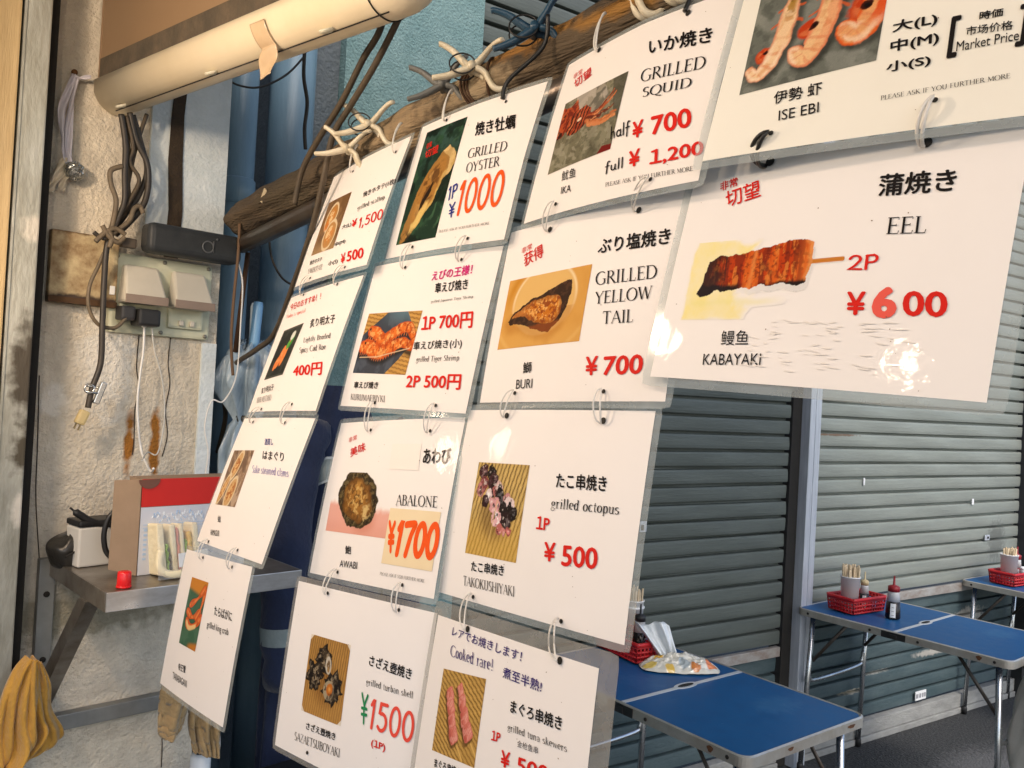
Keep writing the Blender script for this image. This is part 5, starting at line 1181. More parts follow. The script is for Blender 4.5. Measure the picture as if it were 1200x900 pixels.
 holes=[(-74.2,120.9),(95.0,118.9)],items=[
  ('headline','レアでお焼きします！','N2','purple',(-107.2,95.4),(34.5,94.7),(-107.2,105.6)),
  ('headline','Cooked rare!','L','purple',(-103.3,73.8),(-13.0,76.0),(-105.7,85.9)),
  ('headline','煮至半熟!','N2','purple',(6.3,74.2),(73.4,74.6),(5.4,84.7)),
  ('dish_name','まぐろ串焼き','B','k',(28.1,45.6),(109.8,49.7),(26.8,57.8)),
  ('english_name','grilled tuna skewers','L','k',(28.4,27.5),(120.7,32.9),(27.1,35.5)),
  ('english_name','金枪鱼串','N','grey',(46.8,19.1),(80.1,21.5),(46.0,25.2)),
  ('portion_note','１P','X','red',(2.0,13.0),(18.0,15.1),(1.4,22.3)),
  ('price','¥','X','red',(23.3,-5.2),(38.8,-3.8),(22.3,9.6)),
  ('price','500','X','red',(50.5,-2.6),(99.0,2.5),(49.8,11.1)),
  ('caption','まぐろ串焼き','B','k',(-102.0,-42.9),(-44.5,-36.8),(-104.1,-33.9)),
  ('caption','MAGUROKUSHIYAKI','S','k',(-103.5,-56.7),(-29.3,-47.4),(-104.8,-49.9)),
  ('PHOTO','tuna',None,None,(-112.8,-28.4),(-22.0,-20.4),(-114.0,58.3)),
 ]),
'c4r2':dict(dish='eel',o=(0.6762,0.3377,1.7496),R=(0.0002,0.2268,-0.9739,-0.9991,-0.0404,-0.0096,-0.0415,0.9731,0.2266),
 holes=[(-65.3,101.1),(74.2,99.3)],items=[
  ('stamp','非常','N2','red',(-113.5,76.7),(-94.8,80.3),(-116.3,86.7)),
  ('stamp','切望','N2','red',(-101.6,57.9),(-66.3,65.9),(-108.1,76.1)),
  ('dish_name','蒲焼き','B','k',(43.0,54.4),(103.1,53.7),(41.4,74.7)),
  ('english_name','EEL','S','k',(56.4,20.3),(86.9,19.7),(55.6,34.9)),
  ('portion_note','2P','H2','red',(29.2,-10.9),(54.7,-10.3),(28.4,3.3)),
  ('price','¥','X','red',(36.0,-49.2),(51.7,-49.1),(33.5,-29.0)),
  ('price','6','XL','lightred',(57.1,-51.7),(76.6,-51.4),(53.8,-25.1)),
  ('price','00','X','red',(80.6,-49.3),(113.4,-49.7),(77.9,-28.4)),
  ('caption','鳗鱼','N','k',(-75.1,-78.9),(-47.0,-77.9),(-76.8,-64.9)),
  ('caption','KABAYAKI','N','k',(-90.1,-98.0),(-31.2,-95.3),(-91.3,-87.6)),
  ('PHOTO','eel',None,None,(-126.6,-54.8),(26.6,-53.5),(-128.3,23.5)),
 ]),
'c4r1':dict(dish='spiny lobster',o=(0.7132,0.3044,1.9562),R=(0.0834,0.3264,-0.9415,-0.9963,0.0085,-0.0854,-0.0199,0.9452,0.3259),
 holes=[(-82.5,-94.3),(52.8,-87.3)],items=[
  ('caption','伊勢 虾','N2','k',(-86.7,-63.2),(-42.2,-62.0),(-89.0,-49.2)),
  ('caption','ISE EBI','N','k',(-78.0,-82.3),(-41.5,-80.7),(-79.7,-71.2)),
  ('size_note','大(L)','B','k',(8.7,-13.3),(44.2,-13.8),(7.2,1.1)),
  ('size_note','中(M)','B','k',(10.2,-33.7),(48.2,-33.7),(8.6,-19.0)),
  ('size_note','小(S)','B','k',(10.2,-53.5),(45.0,-53.7),(8.8,-41.3)),
  ('size_note','[','B','k',(55.7,-49.0),(63.1,-48.9),(54.3,-7.6)),
  ('size_note',']','B','k',(103.4,-49.4),(109.9,-49.3),(103.2,-9.4)),
  ('size_note','時価','B','k',(75.1,-16.8),(91.9,-17.3),(74.7,-8.4)),
  ('size_note','市场价格','N2','k',(67.4,-29.9),(100.3,-32.1),(66.7,-20.8)),
  ('size_note','Market Price','N','k',(62.2,-43.7),(105.6,-43.3),(61.6,-34.0)),
  ('fine_print','PLEASE ASK IF YOU FURTHER MORE','S','k',(10.2,-79.2),(103.9,-77.3),(9.7,-74.6)),
  ('PHOTO','lobster',None,None,(-125.2,-44.1),(-0.5,-36.7),(-129.4,108.5)),
 ]),
}# ---------------------------------------------------------- printed dish pictures, painted point by point on a fine mesh
def mix(c,k,col): k=np.clip(k,0,1)[...,None]; return c*(1-k)+np.array(col)*k if not isinstance(col,np.ndarray) or col.ndim==1 else c*(1-k)+col*k
def fbm(x,y,seed=0,o=5,_f=fbm): return np.clip((_f(x,y,seed,o)-.5)*1.9+.5,0,1)
def ss(a,b,x): t=np.clip((x-a)/(b-a),0,1); return t*t*(3-2*t)
def ell(x,y,cx,cy,rx,ry,rot=0,wob=0,seed=0,fr=4):
    c,s=math.cos(R_(rot)),math.sin(R_(rot)); dx,dy=x-cx,y-cy; u=(dx*c+dy*s)/rx; v=(-dx*s+dy*c)/ry
    d=np.sqrt(u*u+v*v)
    if wob: d=d+wob*(fbm(x*fr+seed,y*fr,seed)-.5)*2
    return d,u,v
def seg(x,y,pts):
    """distance to a polyline and position along it 0..1"""
    best=np.full(x.shape,9.);pos=np.zeros(x.shape); n=len(pts)-1
    for i in range(n):
        ax,ay=pts[i];bx,by=pts[i+1]; vx,vy=bx-ax,by-ay; t=np.clip(((x-ax)*vx+(y-ay)*vy)/(vx*vx+vy*vy),0,1)
        d=np.hypot(x-ax-t*vx,y-ay-t*vy); m=d<best; best=np.where(m,d,best); pos=np.where(m,(i+t)/n,pos)
    return best,pos
def cr2(pts,k=8): return [(p.x,p.y) for p in crom([(a,b,0) for a,b in pts],k)]
def pip(x,y,poly):
    c=np.zeros(x.shape,bool); n=len(poly)
    for i in range(n):
        (x1,y1),(x2,y2)=poly[i],poly[(i+1)%n]; k=((y1>y)!=(y2>y))&(x<(x2-x1)*(y-y1)/((y2-y1)+1e-9)+x1); c^=k
    return c
def bamboo(x,y,rot,base=(.50,.33,.12),dark=(.16,.085,.025),f=16,dash=1.2):
    c,s=math.cos(R_(rot)),math.sin(R_(rot)); u=x*c+y*s; v=-x*s+y*c; v=v+.010*(fbm(u*5,v*5,77)-.5)
    row=np.floor(v*f); k=.5+.5*np.cos((v*f-row)*6.28); st=.5+.5*np.sin(u*f*dash*3.1+row*3.14)
    col=np.ones(x.shape+(3,))*np.array(base); col=mix(col,(1-st)*.30,tuple(b*.62 for b in base)); col=mix(col,ss(.30,.85,k)*(.30+.70*ss(.25,.75,st)),dark); col=mix(col,ss(.75,1,1-k)*ss(.4,.0,st)*.55,tuple(min(.8,b*1.35) for b in base)); col=mix(col,fbm(x*5,y*5,5)*.40,tuple(b*.55 for b in base)); return col
def paint(kind,x,y,a):
    """x 0..a, y 0..1 -> linear rgb"""
    n=fbm(x*7,y*7,2); n2=fbm(x*18,y*18,8)
    C=np.ones(x.shape+(3,))
    if kind=='oyster':
        C=C*np.array([.012,.035,.022]); C=mix(C,ss(.45,.75,n)*.8,(.03,.085,.045)); lf=.5+.5*np.sin((x*.8-y*.5)*46+7*n); C=mix(C,ss(.6,1,lf)*ss(.45,.8,fbm(x*3,y*3,4))*.8,(.06,.14,.075)); C=mix(C,ss(.5,.9,y)*ss(.3,.8,n2)*.5,(.05,.11,.10)); C=mix(C,ss(.55,.7,fbm(x*6,y*6,14))*.85,(.004,.011,.008))
        wx,wy=x+.05*(fbm(x*6,y*6,3)-.5),y+.05*(fbm(x*6,y*6,7)-.5)
        lob=pip(wx,wy,[(a*.52,.66),(a*.66,.76),(a*.78,.80),(a*.96,.72),(a*1.0,.62),(a*.93,.52),(a*.78,.46),(a*.60,.44)])*1.; C=mix(C,lob,(.46,.31,.12)); C=mix(C,lob*ss(.4,.7,n2)*.8,(.60,.44,.20)); C=mix(C,lob*ss(.6,.75,n)*.8,(.26,.15,.05)); C=mix(C,lob*ss(.05,.0,np.abs(x-a*.80-.12*(y-.6)))*.5,(.30,.19,.07))
        body=pip(wx,wy,[(a*.05,.06),(a*.02,.02),(a*.20,.03),(a*.42,.12),(a*.66,.30),(a*.80,.46),(a*.84,.58),(a*.80,.68),(a*.66,.75),(a*.46,.68),(a*.26,.48),(a*.12,.26)])*1.
        dd,t=seg(wx,wy,cr2([(a*.08,.06),(a*.20,.22),(a*.40,.44),(a*.58,.62),(a*.70,.68)]))
        C=mix(C,body,(.52,.36,.12)); C=mix(C,body*ss(.35,.7,n2)*.6,(.36,.21,.06)); C=mix(C,body*ss(.15,.09,dd),(.30,.16,.045)); 
        inn,_,_=ell(wx,wy,a*.50,.45,.31,.115,62,.15,6,6); C=mix(C,ss(1.05,.92,inn),(.34,.17,.04)); C=mix(C,ss(.95,.6,inn)*ss(.45,.65,n2)*.9,(.13,.055,.014)); C=mix(C,ss(.95,.4,inn)*ss(.62,.78,n)*.7,(.50,.30,.10))
        d,_,_=ell(wx,wy,a*.50,.41,.17,.033,64,.4,7,8); C=mix(C,ss(1,.8,d),(.018,.009,.005)); d,_,_=ell(wx,wy,a*.62,.57,.07,.05,40,.3,5,8); C=mix(C,ss(1,.8,d)*.85,(.10,.045,.015))
        d,_,_=ell(wx,wy,a*.36,.17,.20,.045,50,.3,5,6); C=mix(C,ss(1.1,.7,d)*.8,(.66,.50,.18)); C=mix(C,body*ss(.14,.04,y)*ss(.5,.65,n2),(.04,.022,.012))
    elif kind=='shrimp':
        C=bamboo(x,y,-8,(.58,.33,.09),(.22,.10,.025),15)
        sl=pip(x,y,[(a*-.1,.55),(a*.42,1.02),(a*.74,1.02),(a*1.02,.58),(a*.80,.22),(a*.58,-.05),(-.2,-.2)])*1.; C=mix(C,sl,(.045,.055,.075)); C=mix(C,sl*ss(.4,.8,n)*.7,(.08,.095,.125)); C=mix(C,sl*ss(.72,1.0,y)*ss(.2,.7,x/a)*.7,(.11,.20,.25))
        for (pts,w_) in ((cr2([(a*.15,.70),(a*.28,.66),(a*.42,.55),(a*.56,.62),(a*.72,.73),(a*.86,.74),(a*.95,.62),(a*1.0,.52)]),.092),(cr2([(a*.05,.44),(a*.18,.44),(a*.34,.36),(a*.50,.36),(a*.66,.45),(a*.82,.50),(a*.97,.43)]),.105)):
            dd,t=seg(x,y,pts); dd=dd+.018*(n2-.5); w2=w_*(1.15-.95*np.clip(t-.45,0,1)**1.2*1.2-.6*np.clip(.12-t,0,1)*3)
            sd,_=seg(x-.02,y+.07,pts); C=mix(C,ss(w2+.06,w2-.02,sd)*.85,(.012,.012,.014))
            dl,tl=seg(x,y+w_*1.05,pts); C=mix(C,ss(.055,.02,dl)*ss(.35,.8,np.sin(x*95+2*n))*(tl<.75),(.56,.17,.05))
            C=mix(C,ss(w2+.010,w2-.010,dd),(.52,.085,.012)); C=mix(C,ss(w2*.95,w2*.2,dd)*.75,(.70,.20,.035)); C=mix(C,ss(w2,w2-.02,dd)*ss(.80,.97,.5+.5*np.sin(t*50))*ss(.3,.45,t)*.75,(.26,.03,.006)); C=mix(C,ss(w2,w2-.02,dd)*ss(.58,.75,n2)*.7,(.80,.42,.14)); C=mix(C,ss(w2,w2-.02,dd)*ss(.60,.75,fbm(x*26,y*26,41))*.6,(.34,.04,.008)); C=mix(C,ss(w2*.6,w2*.2,sd*0+np.abs(dd-w2*.25))*ss(.5,.8,y)*0,(.9,.6,.3))
        dd,t=seg(x,y,[(a*.06,.26),(a*.4,.27),(a*.95,.41)]); C=mix(C,ss(.012,.005,dd)*.9,(.62,.46,.30))
        for ex,ey in ((.13,.73),(.10,.50)): C=mix(C,ss(.030,.018,np.hypot(x-a*ex,y-ey)),(.008,.006,.006))
    elif kind=='abalone':
        C=C*np.array([.80,.765,.735]); pk=ss(.52,.40,y+.10*(x/a-.5)+.05*n); C=mix(C,pk*.95,(.70,.36,.29)); C=mix(C,pk*ss(.30,.05,y)*.4,(.66,.30,.22)); C=mix(C,ss(.34,.10,np.hypot((x-a*.60)*.7,(y-.26)))*.5,(.50,.17,.09))
        an=np.arctan2(y-.56,(x-a*.46)*.72); rg=.035*np.sin(an*2+.6)+.02*(fbm(np.cos(an)*3+5,np.sin(an)*3+5,12)-.5)
        d,u,v=ell(x,y,a*.46,.56,.62,.455,-12,.05,3,9); d=d+rg; C=mix(C,ss(1.0,.97,d),(.045,.032,.014)); C=mix(C,ss(1,.85,d)*ss(.42,.66,n2)*.9,(.15,.11,.045)); C=mix(C,ss(1,.9,d)*ss(.6,.75,fbm(x*22,y*22,5)),(.022,.016,.010))
        d,u,v=ell(x,y,a*.45,.55,.50,.365,-12,.10,9,5); d=d+rg; C=mix(C,ss(1,.82,d),(.15,.062,.012)); C=mix(C,ss(.95,.35,d),(.30,.14,.028)); C=mix(C,ss(1,.5,d)*ss(.48,.72,fbm(x*5,y*5,19))*.9,(.42,.22,.05)); C=mix(C,ss(1.05,.5,d)*ss(.56,.72,n2)*.75,(.075,.032,.010)); C=mix(C,ss(.9,.4,d)*ss(.66,.8,fbm(x*15,y*15,23))*.8,(.58,.38,.13)); C=mix(C,ss(.22,.05,np.hypot(x-a*.62,y-.36))*ss(.35,.7,n2)*.8,(.66,.48,.20))
    elif kind=='turban':
        C=bamboo(x,y,86,(.44,.24,.065),(.20,.10,.028),20,.5); C=mix(C,ss(.5,.1,y)*.3,(.50,.27,.075))
        C=mix(C,ss(.42,.15,np.hypot(x-a*.55,(y-.40)*1.2))*.5,(.16,.065,.015))
        for (cx,cy,r,k,sd_) in ((.42,.72,.205,7,1),(.22,.50,.225,6,5),(.70,.40,.235,9,3)):
            dx,dy=x-a*cx,y-cy; an=np.arctan2(dy,dx); rr=np.hypot(dx,dy); tri=np.abs(((an*k/6.283+sd_*.37)%1)-.5)*2; sp=r*(.76+.26*tri**1.8+.30*(fbm(np.cos(an)*3+sd_,np.sin(an)*3,sd_)-.5))
            C=mix(C,ss(sp+.008,sp-.008,rr),(.012,.009,.008)); C=mix(C,ss(sp,sp*.5,rr)*ss(.52,.72,n2)*.8,(.085,.06,.035)); C=mix(C,ss(sp,sp*.6,rr)*ss(.64,.76,fbm(x*28,y*28,9)),(.26,.20,.13)); C=mix(C,ss(sp,sp*.3,rr)*ss(.55,.7,fbm(x*10,y*10,27))*.8,(.004,.003,.004))
        d,_,_=ell(x,y,a*.54,.67,.070,.125,12,.1,2); C=mix(C,ss(1,.85,d),(.50,.45,.36)); C=mix(C,ss(.75,.4,d)*ss(.4,.7,n2),(.16,.10,.05)); d,_,_=ell(x,y,a*.55,.62,.030,.045,12,.1,2); C=mix(C,ss(1,.7,d),(.30,.18,.07))
        d,_,_=ell(x,y,a*.62,.37,.130,.135,0,.10,4); C=mix(C,ss(1,.9,d),(.34,.28,.18)); C=mix(C,ss(1,.85,d)*ss(.5,.7,n2),(.12,.09,.06)); d2,_,_=ell(x,y,a*.64,.385,.080,.090,0,.14,4); C=mix(C,ss(1,.85,d2),(.46,.15,.025)); C=mix(C,ss(.6,.2,d2),(.64,.30,.07)); C=mix(C,ss(.35,.1,np.abs(d2-.9))*ss(.5,.7,n),(.06,.03,.02))
        cut=np.minimum.reduce([x+y,(a-x)+y,x+1-y,(a-x)+1-y]); C=mix(C,ss(.075,.068,cut),(.70,.62,.50))
    elif kind=='squid':
        C=C*np.array([.15,.14,.092]); C=mix(C,ss(.35,.75,n)*.8,(.23,.22,.155)); C=mix(C,ss(.55,.75,n2)*.5,(.085,.08,.052)); C=mix(C,ss(.62,.74,fbm(x*9+4*y,y*14,44))*.6,(.30,.285,.215))
        pap=pip(x+.03*(n-.5),y+.03*(n2-.5),[(a*.20,1.02),(a*.66,1.02),(a*.78,.80),(a*.62,.55),(a*.40,.70),(a*.26,.82)])*1.; C=mix(C,pap*.9,(.30,.27,.22)); C=mix(C,pap*ss(.5,.7,fbm(x*5-3*y,y*6,6))*.85,(.11,.105,.085)); C=mix(C,pap*ss(.6,.75,fbm(x*7+4*y,y*4,16))*.7,(.42,.38,.33))
        drk=pip(x,y,[(a*.78,1.02),(a*1.02,1.02),(a*1.02,.35),(a*.90,.55)])*1.; C=mix(C,drk*.75,(.065,.063,.045)); C=mix(C,ss(.16,.0,np.abs((x-a*.50)-.55*(.6-y)))*ss(.5,.1,y)*.5,(.05,.048,.032))
        dd=pip(x,y,[(a*.80,.0),(a*1.01,.0),(a*1.01,.07),(a*.86,.09)])*1.; C=mix(C,dd,(.16,.012,.010))
        wx,wy=x+.05*(fbm(x*10,y*10,3)-.5),y+.05*(fbm(x*10,y*10,7)-.5)
        fin=pip(wx,wy,[(a*-.02,.92),(a*.16,.90),(a*.27,.94),(a*.30,.78),(a*.20,.66),(a*.14,.50),(a*-.02,.48)])*1.; C=mix(C,fin,(.17,.022,.010)); C=mix(C,fin*ss(.45,.7,n2),(.40,.075,.022)); C=mix(C,fin*ss(.6,.72,fbm(x*13,y*13,9)),(.025,.008,.006)); C=mix(C,fin*ss(.66,.8,n)*.8,(.55,.17,.06))
        man=pip(wx,wy,[(a*.16,.68),(a*.28,.78),(a*.44,.80),(a*.54,.70),(a*.54,.56),(a*.40,.46),(a*.22,.46),(a*.15,.54)])*1.; C=mix(C,man,(.24,.035,.013)); C=mix(C,man*ss(.45,.7,n2)*.8,(.42,.09,.03)); st=.5+.5*np.sin((wx*.92-wy*.36)*88); C=mix(C,man*ss(.52,.85,st),(.028,.009,.007)); C=mix(C,man*ss(.75,.98,1-st)*ss(.4,.7,n),(.56,.24,.10))
        for k,(pp) in enumerate(([(.50,.60),(.64,.64),(.76,.72),(.84,.84)],[(.50,.58),(.66,.60),(.80,.70),(.90,.80)],[(.50,.56),(.68,.55),(.88,.60)],[(.50,.53),(.70,.49),(.96,.50)],[(.52,.51),(.72,.45),(.95,.46)])):
            dd,t=seg(wx,wy,cr2([(a*p,q) for p,q in pp],5)); w_=.032-.018*t; C=mix(C,ss(w_+.006,w_-.006,dd),[(.20,.03,.012),(.36,.08,.025),(.12,.02,.01),(.44,.14,.05),(.52,.20,.08)][k]); C=mix(C,ss(w_*.6,0,dd)*ss(.5,.75,n2),(.62,.28,.12))
        C=mix(C,ss(.028,.018,np.hypot((x-a*.36)*.55,y-.625-.10*(x-a*.36))),(.70,.58,.42))
    elif kind=='yellowtail':
        C=C*np.array([.60,.32,.075]); d=np.hypot((x-a*.50)*.80,(y-.62)*1.0)
        C=mix(C,ss(.50,.46,d),(.66,.42,.15)); C=mix(C,ss(.035,.0,np.abs(d-.50))*ss(.2,.8,y),(.74,.58,.34)); C=mix(C,ss(.10,.0,np.abs(d-.60))*ss(.1,.5,1-x/a)*ss(.4,.9,y)*.9,(.50,.22,.02)); C=mix(C,ss(.05,.0,np.abs(d-.78))*.5,(.70,.45,.16)); C=mix(C,ss(.9,1.2,x/a+.2*n)*.5,(.54,.27,.055)); C=mix(C,ss(.35,.0,y)*.3,(.64,.38,.12))
        wx,wy=x+.030*(fbm(x*10,y*10,3)-.5),y+.030*(fbm(x*10,y*10,7)-.5)
        out=[(a*.085,.40),(a*.16,.52),(a*.34,.65),(a*.55,.75),(a*.72,.84),(a*.80,.84),(a*.82,.72),(a*.80,.48),(a*.74,.30),(a*.62,.17),(a*.50,.20),(a*.38,.26),(a*.26,.34),(a*.12,.33)]
        sh=pip(wx,wy+.02,out)*1.; C=mix(C,ss(.14,.0,seg(wx-.01,wy+.05,out+out[:1])[0])*.45*(y<.5),(.38,.14,.015))
        m_=pip(wx,wy,out)*1.; dd,t=seg(wx,wy,out+out[:1]); C=mix(C,m_,(.035,.016,.009)); C=mix(C,m_*ss(.5,.7,n2)*.7,(.085,.035,.018)); C=mix(C,m_*ss(.26,.22,wy-.10*(x/a))*.8,(.24,.06,.012))
        inn=cr2([(a*.13,.45),(a*.22,.54),(a*.40,.64),(a*.58,.68),(a*.70,.64),(a*.74,.50),(a*.70,.34),(a*.62,.28),(a*.48,.30),(a*.36,.37),(a*.24,.44),(a*.13,.42),(a*.13,.45)],5)
        mi=pip(wx,wy,inn)*1.; di,_=seg(wx,wy,inn); mi=mi*ss(.0,.02,di); C=mix(C,mi,(.50,.155,.012)); C=mix(C,mi*ss(.4,.7,n)*.7,(.60,.23,.03)); g=fbm(x*30,y*30,31); C=mix(C,mi*ss(.56,.68,g)*.9,(.70,.38,.11)); C=mix(C,mi*ss(.58,.70,fbm(x*26,y*26,51))*.9,(.24,.045,.006)); C=mix(C,mi*ss(.09,.02,di)*.6,(.20,.05,.010)); C=mix(C,mi*ss(.45,.2,x/a)*.4,(.58,.25,.06))
    elif kind=='octopus':
        C=bamboo(x,y,76,(.60,.42,.15),(.10,.06,.012),17,.75); C=mix(C,ss(.55,.1,y)*.5,(.56,.34,.06)); C=mix(C,ss(.35,.15,np.hypot(x-a*.50,y-.45))*.55,(.12,.06,.02))
        sp=[(.14,.88,.09,(.05,.012,.016)),(.30,.86,.10,(.010,.007,.008)),(.20,.76,.09,(.20,.05,.055)),(.12,.70,.07,(.42,.17,.17)),(.38,.76,.11,(.045,.014,.02)),(.30,.66,.08,(.62,.50,.50)),(.44,.70,.07,(.40,.14,.13)),(.27,.58,.08,(.03,.010,.014)),(.52,.74,.07,(.58,.40,.38)),(.56,.62,.11,(.010,.007,.009)),(.44,.54,.10,(.58,.30,.31)),(.68,.62,.09,(.48,.22,.22)),(.74,.56,.09,(.66,.54,.54)),(.66,.48,.11,(.014,.009,.011)),(.82,.50,.10,(.010,.007,.008)),(.52,.42,.09,(.66,.40,.42)),(.72,.40,.10,(.022,.010,.012)),(.62,.32,.07,(.42,.13,.12)),(.78,.30,.06,(.34,.09,.08)),(.70,.28,.05,(.5,.2,.18))]
        for cx,cy,r,c_ in sp:
            d,_,_=ell(x,y,a*cx,cy,r*.8,r,60*cx,.40,cx*9,11); C=mix(C,ss(1.02,.90,d),c_); C=mix(C,ss(.9,.3,d)*ss(.58,.72,n2)*.8,tuple(min(.8,q*2.4+.10) for q in c_)); C=mix(C,ss(1,.5,d)*ss(.60,.72,fbm(x*24,y*24,3))*.85,(.012,.006,.007)); C=mix(C,ss(.9,.5,d)*ss(.78,.86,fbm(x*30,y*30,13))*.7,(.60,.52,.48))
        dd,t=seg(x,y,[(a*.50,.60),(a*.44,.18)]); C=mix(C,ss(.012,.005,dd)*.6,(.62,.44,.18))
    elif kind=='tuna':
        C=bamboo(x,y,-30,(.56,.35,.10),(.13,.06,.012),17,.9); C=mix(C,ss(.4,.8,x/a)*ss(.6,.2,y)*.3,(.42,.24,.06))
        for pts in ([(a*.50,.22),(a*.72,.02)],[(a*.86,.24),(a*1.0,.12)]):
            dd,t=seg(x,y,pts); C=mix(C,ss(.020,.010,dd),(.62,.40,.12))
        wx,wy=x+.03*(fbm(x*9,y*9,3)-.5),y+.03*(fbm(x*9,y*9,7)-.5)
        for path,cubes in (((.22,.80),[(.26,.72,.095),(.31,.58,.100),(.38,.42,.105),(.46,.27,.115)]),((.5,.9),[(.48,.80,.085),(.56,.66,.10),(.66,.50,.115),(.77,.35,.120)])):
            for cx,cy,r in cubes:
                u=(wx-a*cx)*math.cos(R_(-58))+(wy-cy)*math.sin(R_(-58)); v=-(wx-a*cx)*math.sin(R_(-58))+(wy-cy)*math.cos(R_(-58)); d=((np.abs(u)/(r*.92))**5+(np.abs(v)/(r*.86))**5)**.2
                C=mix(C,ss(1.22,.95,((np.abs(u-.02)/(r*.95))**4+(np.abs(v+.03)/(r*.9))**4)**.25)*.75,(.07,.025,.010)); C=mix(C,ss(1.03,.95,d),(.56,.16,.12)); C=mix(C,ss(1,.6,d)*ss(-.03,.07,v+.4*u)*.85,(.70,.31,.25)); C=mix(C,ss(1,.8,d)*ss(-.02,-.08,v)*.8,(.38,.075,.05)); C=mix(C,ss(1,.8,d)*ss(.55,.7,n2)*.4,(.76,.44,.37)); C=mix(C,ss(1,.7,d)*ss(.60,.72,.5+.5*np.sin((u*1.5+v)*90+5*n))*.35,(.46,.11,.085))
    elif kind=='lobster':
        C=C*np.array([.135,.145,.125]); C=mix(C,ss(.4,.7,n)*.8,(.21,.22,.19)); C=mix(C,ss(.55,.75,n2)*.5,(.075,.082,.070)); C=mix(C,ss(.5,.68,fbm(x*4+2*y,y*4,61))*.5,(.26,.27,.24))
        for (mid,w_,inner,rim,hk,red) in (([(a*.335,.93),(a*.31,.74),(a*.285,.55),(a*.265,.38),(a*.20,.20),(a*.11,.12),(a*.05,.16)],.052,(.74,.52,.31),(.64,.28,.16),(.135,.27),.0),
              ([(a*.66,1.0),(a*.635,.76),(a*.60,.55),(a*.575,.40),(a*.53,.24),(a*.455,.16),(a*.40,.22)],.070,(.72,.46,.24),(.64,.22,.11),(.475,.375),.25),
              ([(a*1.03,1.0),(a*1.01,.80),(a*.98,.62),(a*.95,.46),(a*.90,.31),(a*.82,.23),(a*.755,.29)],.084,(.70,.34,.14),(.62,.11,.02),(.84,.42),.9)):
            p=cr2(mid,6); wx,wy=x+.022*(fbm(x*12,y*12,3)-.5),y+.022*(fbm(x*12,y*12,7)-.5); dd,t=seg(wx,wy,p); w2=w_*(.78+.30*ss(.10,.45,t)-.30*ss(.75,1.,t)-.18*ss(.16,.0,t))
            sdd,_=seg(x-.025,y+.02,p); C=mix(C,ss(w2+.04,w2-.01,sdd)*.75,(.025,.026,.022))
            for sgn in (-1,1):
                for k in range(5):
                    bx,by=p[2+k*3]; ex,ey=bx+sgn*w_*(1.45+.25*((k*7)%3)),by+.07-.025*k; l_,_=seg(wx,wy,[(bx,by),((bx+ex)/2,(by+ey)/2+.015),(ex,ey)]); C=mix(C,ss(.012,.005,l_)*.9,(.50,.10,.03))
            # curled tail fan: red hollow inside the hook
            hx,hy=a*hk[0],hk[1]; d,_,_=ell(wx,wy,hx,hy,w_*1.10,w_*1.0,30,.25,mid[0][0]*9,7); C=mix(C,ss(1.1,.85,d),(.46,.05,.012)); C=mix(C,ss(1,.5,d)*ss(.5,.7,n2)*.8,(.60,.17,.06))
            C=mix(C,ss(w2+.006,w2-.006,dd),rim); C=mix(C,ss(w2*.92,w2*.62,dd),inner); C=mix(C,ss(w2*.95,w2*.3,dd)*ss(.5,.72,n2)*.6,(.62,.30,.13)); C=mix(C,ss(w2*.9,w2*.2,dd)*ss(.45,.25,t)*ss(.42,.62,n2),(.34,.19,.035)); C=mix(C,ss(w2*.9,w2*.2,dd)*ss(.40,.2,t)*ss(.6,.72,fbm(x*22,y*22,8)),(.14,.06,.015))
            C=mix(C,ss(w2*.95,w2*.6,dd)*ss(.45,.6,t)*ss(.80,.96,.5+.5*np.sin(t*64))*.5,(.60,.20,.09)); C=mix(C,ss(w2*.5,0.,np.abs(dd-w2*.6))*ss(.45,.65,t)*ss(.55,.7,n)*.6,(.80,.64,.47))
            if red: 
                q,_=seg(wx-w_*.45,wy,p); C=mix(C,ss(w2*.55,w2*.35,q)*ss(w2*1.02,w2*.9,dd)*ss(.75,.55,t)*red,(.62,.065,.008))
            d,_,_=ell(wx,wy,hx+w_*.25,hy+w_*.15,w_*.50,w_*.36,35,.4,hx*7,9); C=mix(C,ss(1,.75,d),(.05,.010,.006)); C=mix(C,ss(.6,.3,d),(.008,.005,.005))
    elif kind=='eel':
        C=C*np.array([.80,.765,.735]); e=fbm(x*4,y*4,3)
        ym=ss(.10,-.12,(x-a*.40)+.30*(e-.5)-.55*np.maximum(0,y-.75))*ss(-.01,.03,x-a*.015-.05*(e-.5))*ss(-.06,.04,1.0-.10*x/a-y+.12*(e-.5))*ss(-.02,.05,y-.01-.05*(e-.5)); C=mix(C,ym*(.50+.3*n),(.80,.68,.20)); C=mix(C,ss(.07,.0,np.abs(y-.22-.04*(e-.5)))*ss(.02,.1,x/a)*ss(.72,.5,x/a)*.45,(.74,.68,.30))
        wy=y+.045*(fbm(x*9,y*3,5)-.5); wx=x+.035*(fbm(x*4,y*9,6)-.5)
        poly=[(a*.135,.74),(a*.20,.80),(a*.38,.80),(a*.46,.86),(a*.58,.90),(a*.64,.93),(a*.76,.94),(a*.815,.90),(a*.815,.66),(a*.80,.42),(a*.75,.38),(a*.66,.42),(a*.52,.42),(a*.455,.36),(a*.36,.38),(a*.22,.35),(a*.12,.27),(a*.085,.31),(a*.12,.50)]
        sh=pip(wx-.02,wy+.07,poly)*1.; C=mix(C,sh*ss(.25,.6,x/a)*.40,(.50,.50,.52))
        dd,t=seg(x,y,[(a*.78,.67),(a*.99,.69)]); C=mix(C,ss(.030,.022,dd),(.50,.17,.022)); C=mix(C,ss(.012,.0,np.abs(dd-.012))*.4,(.66,.30,.06))
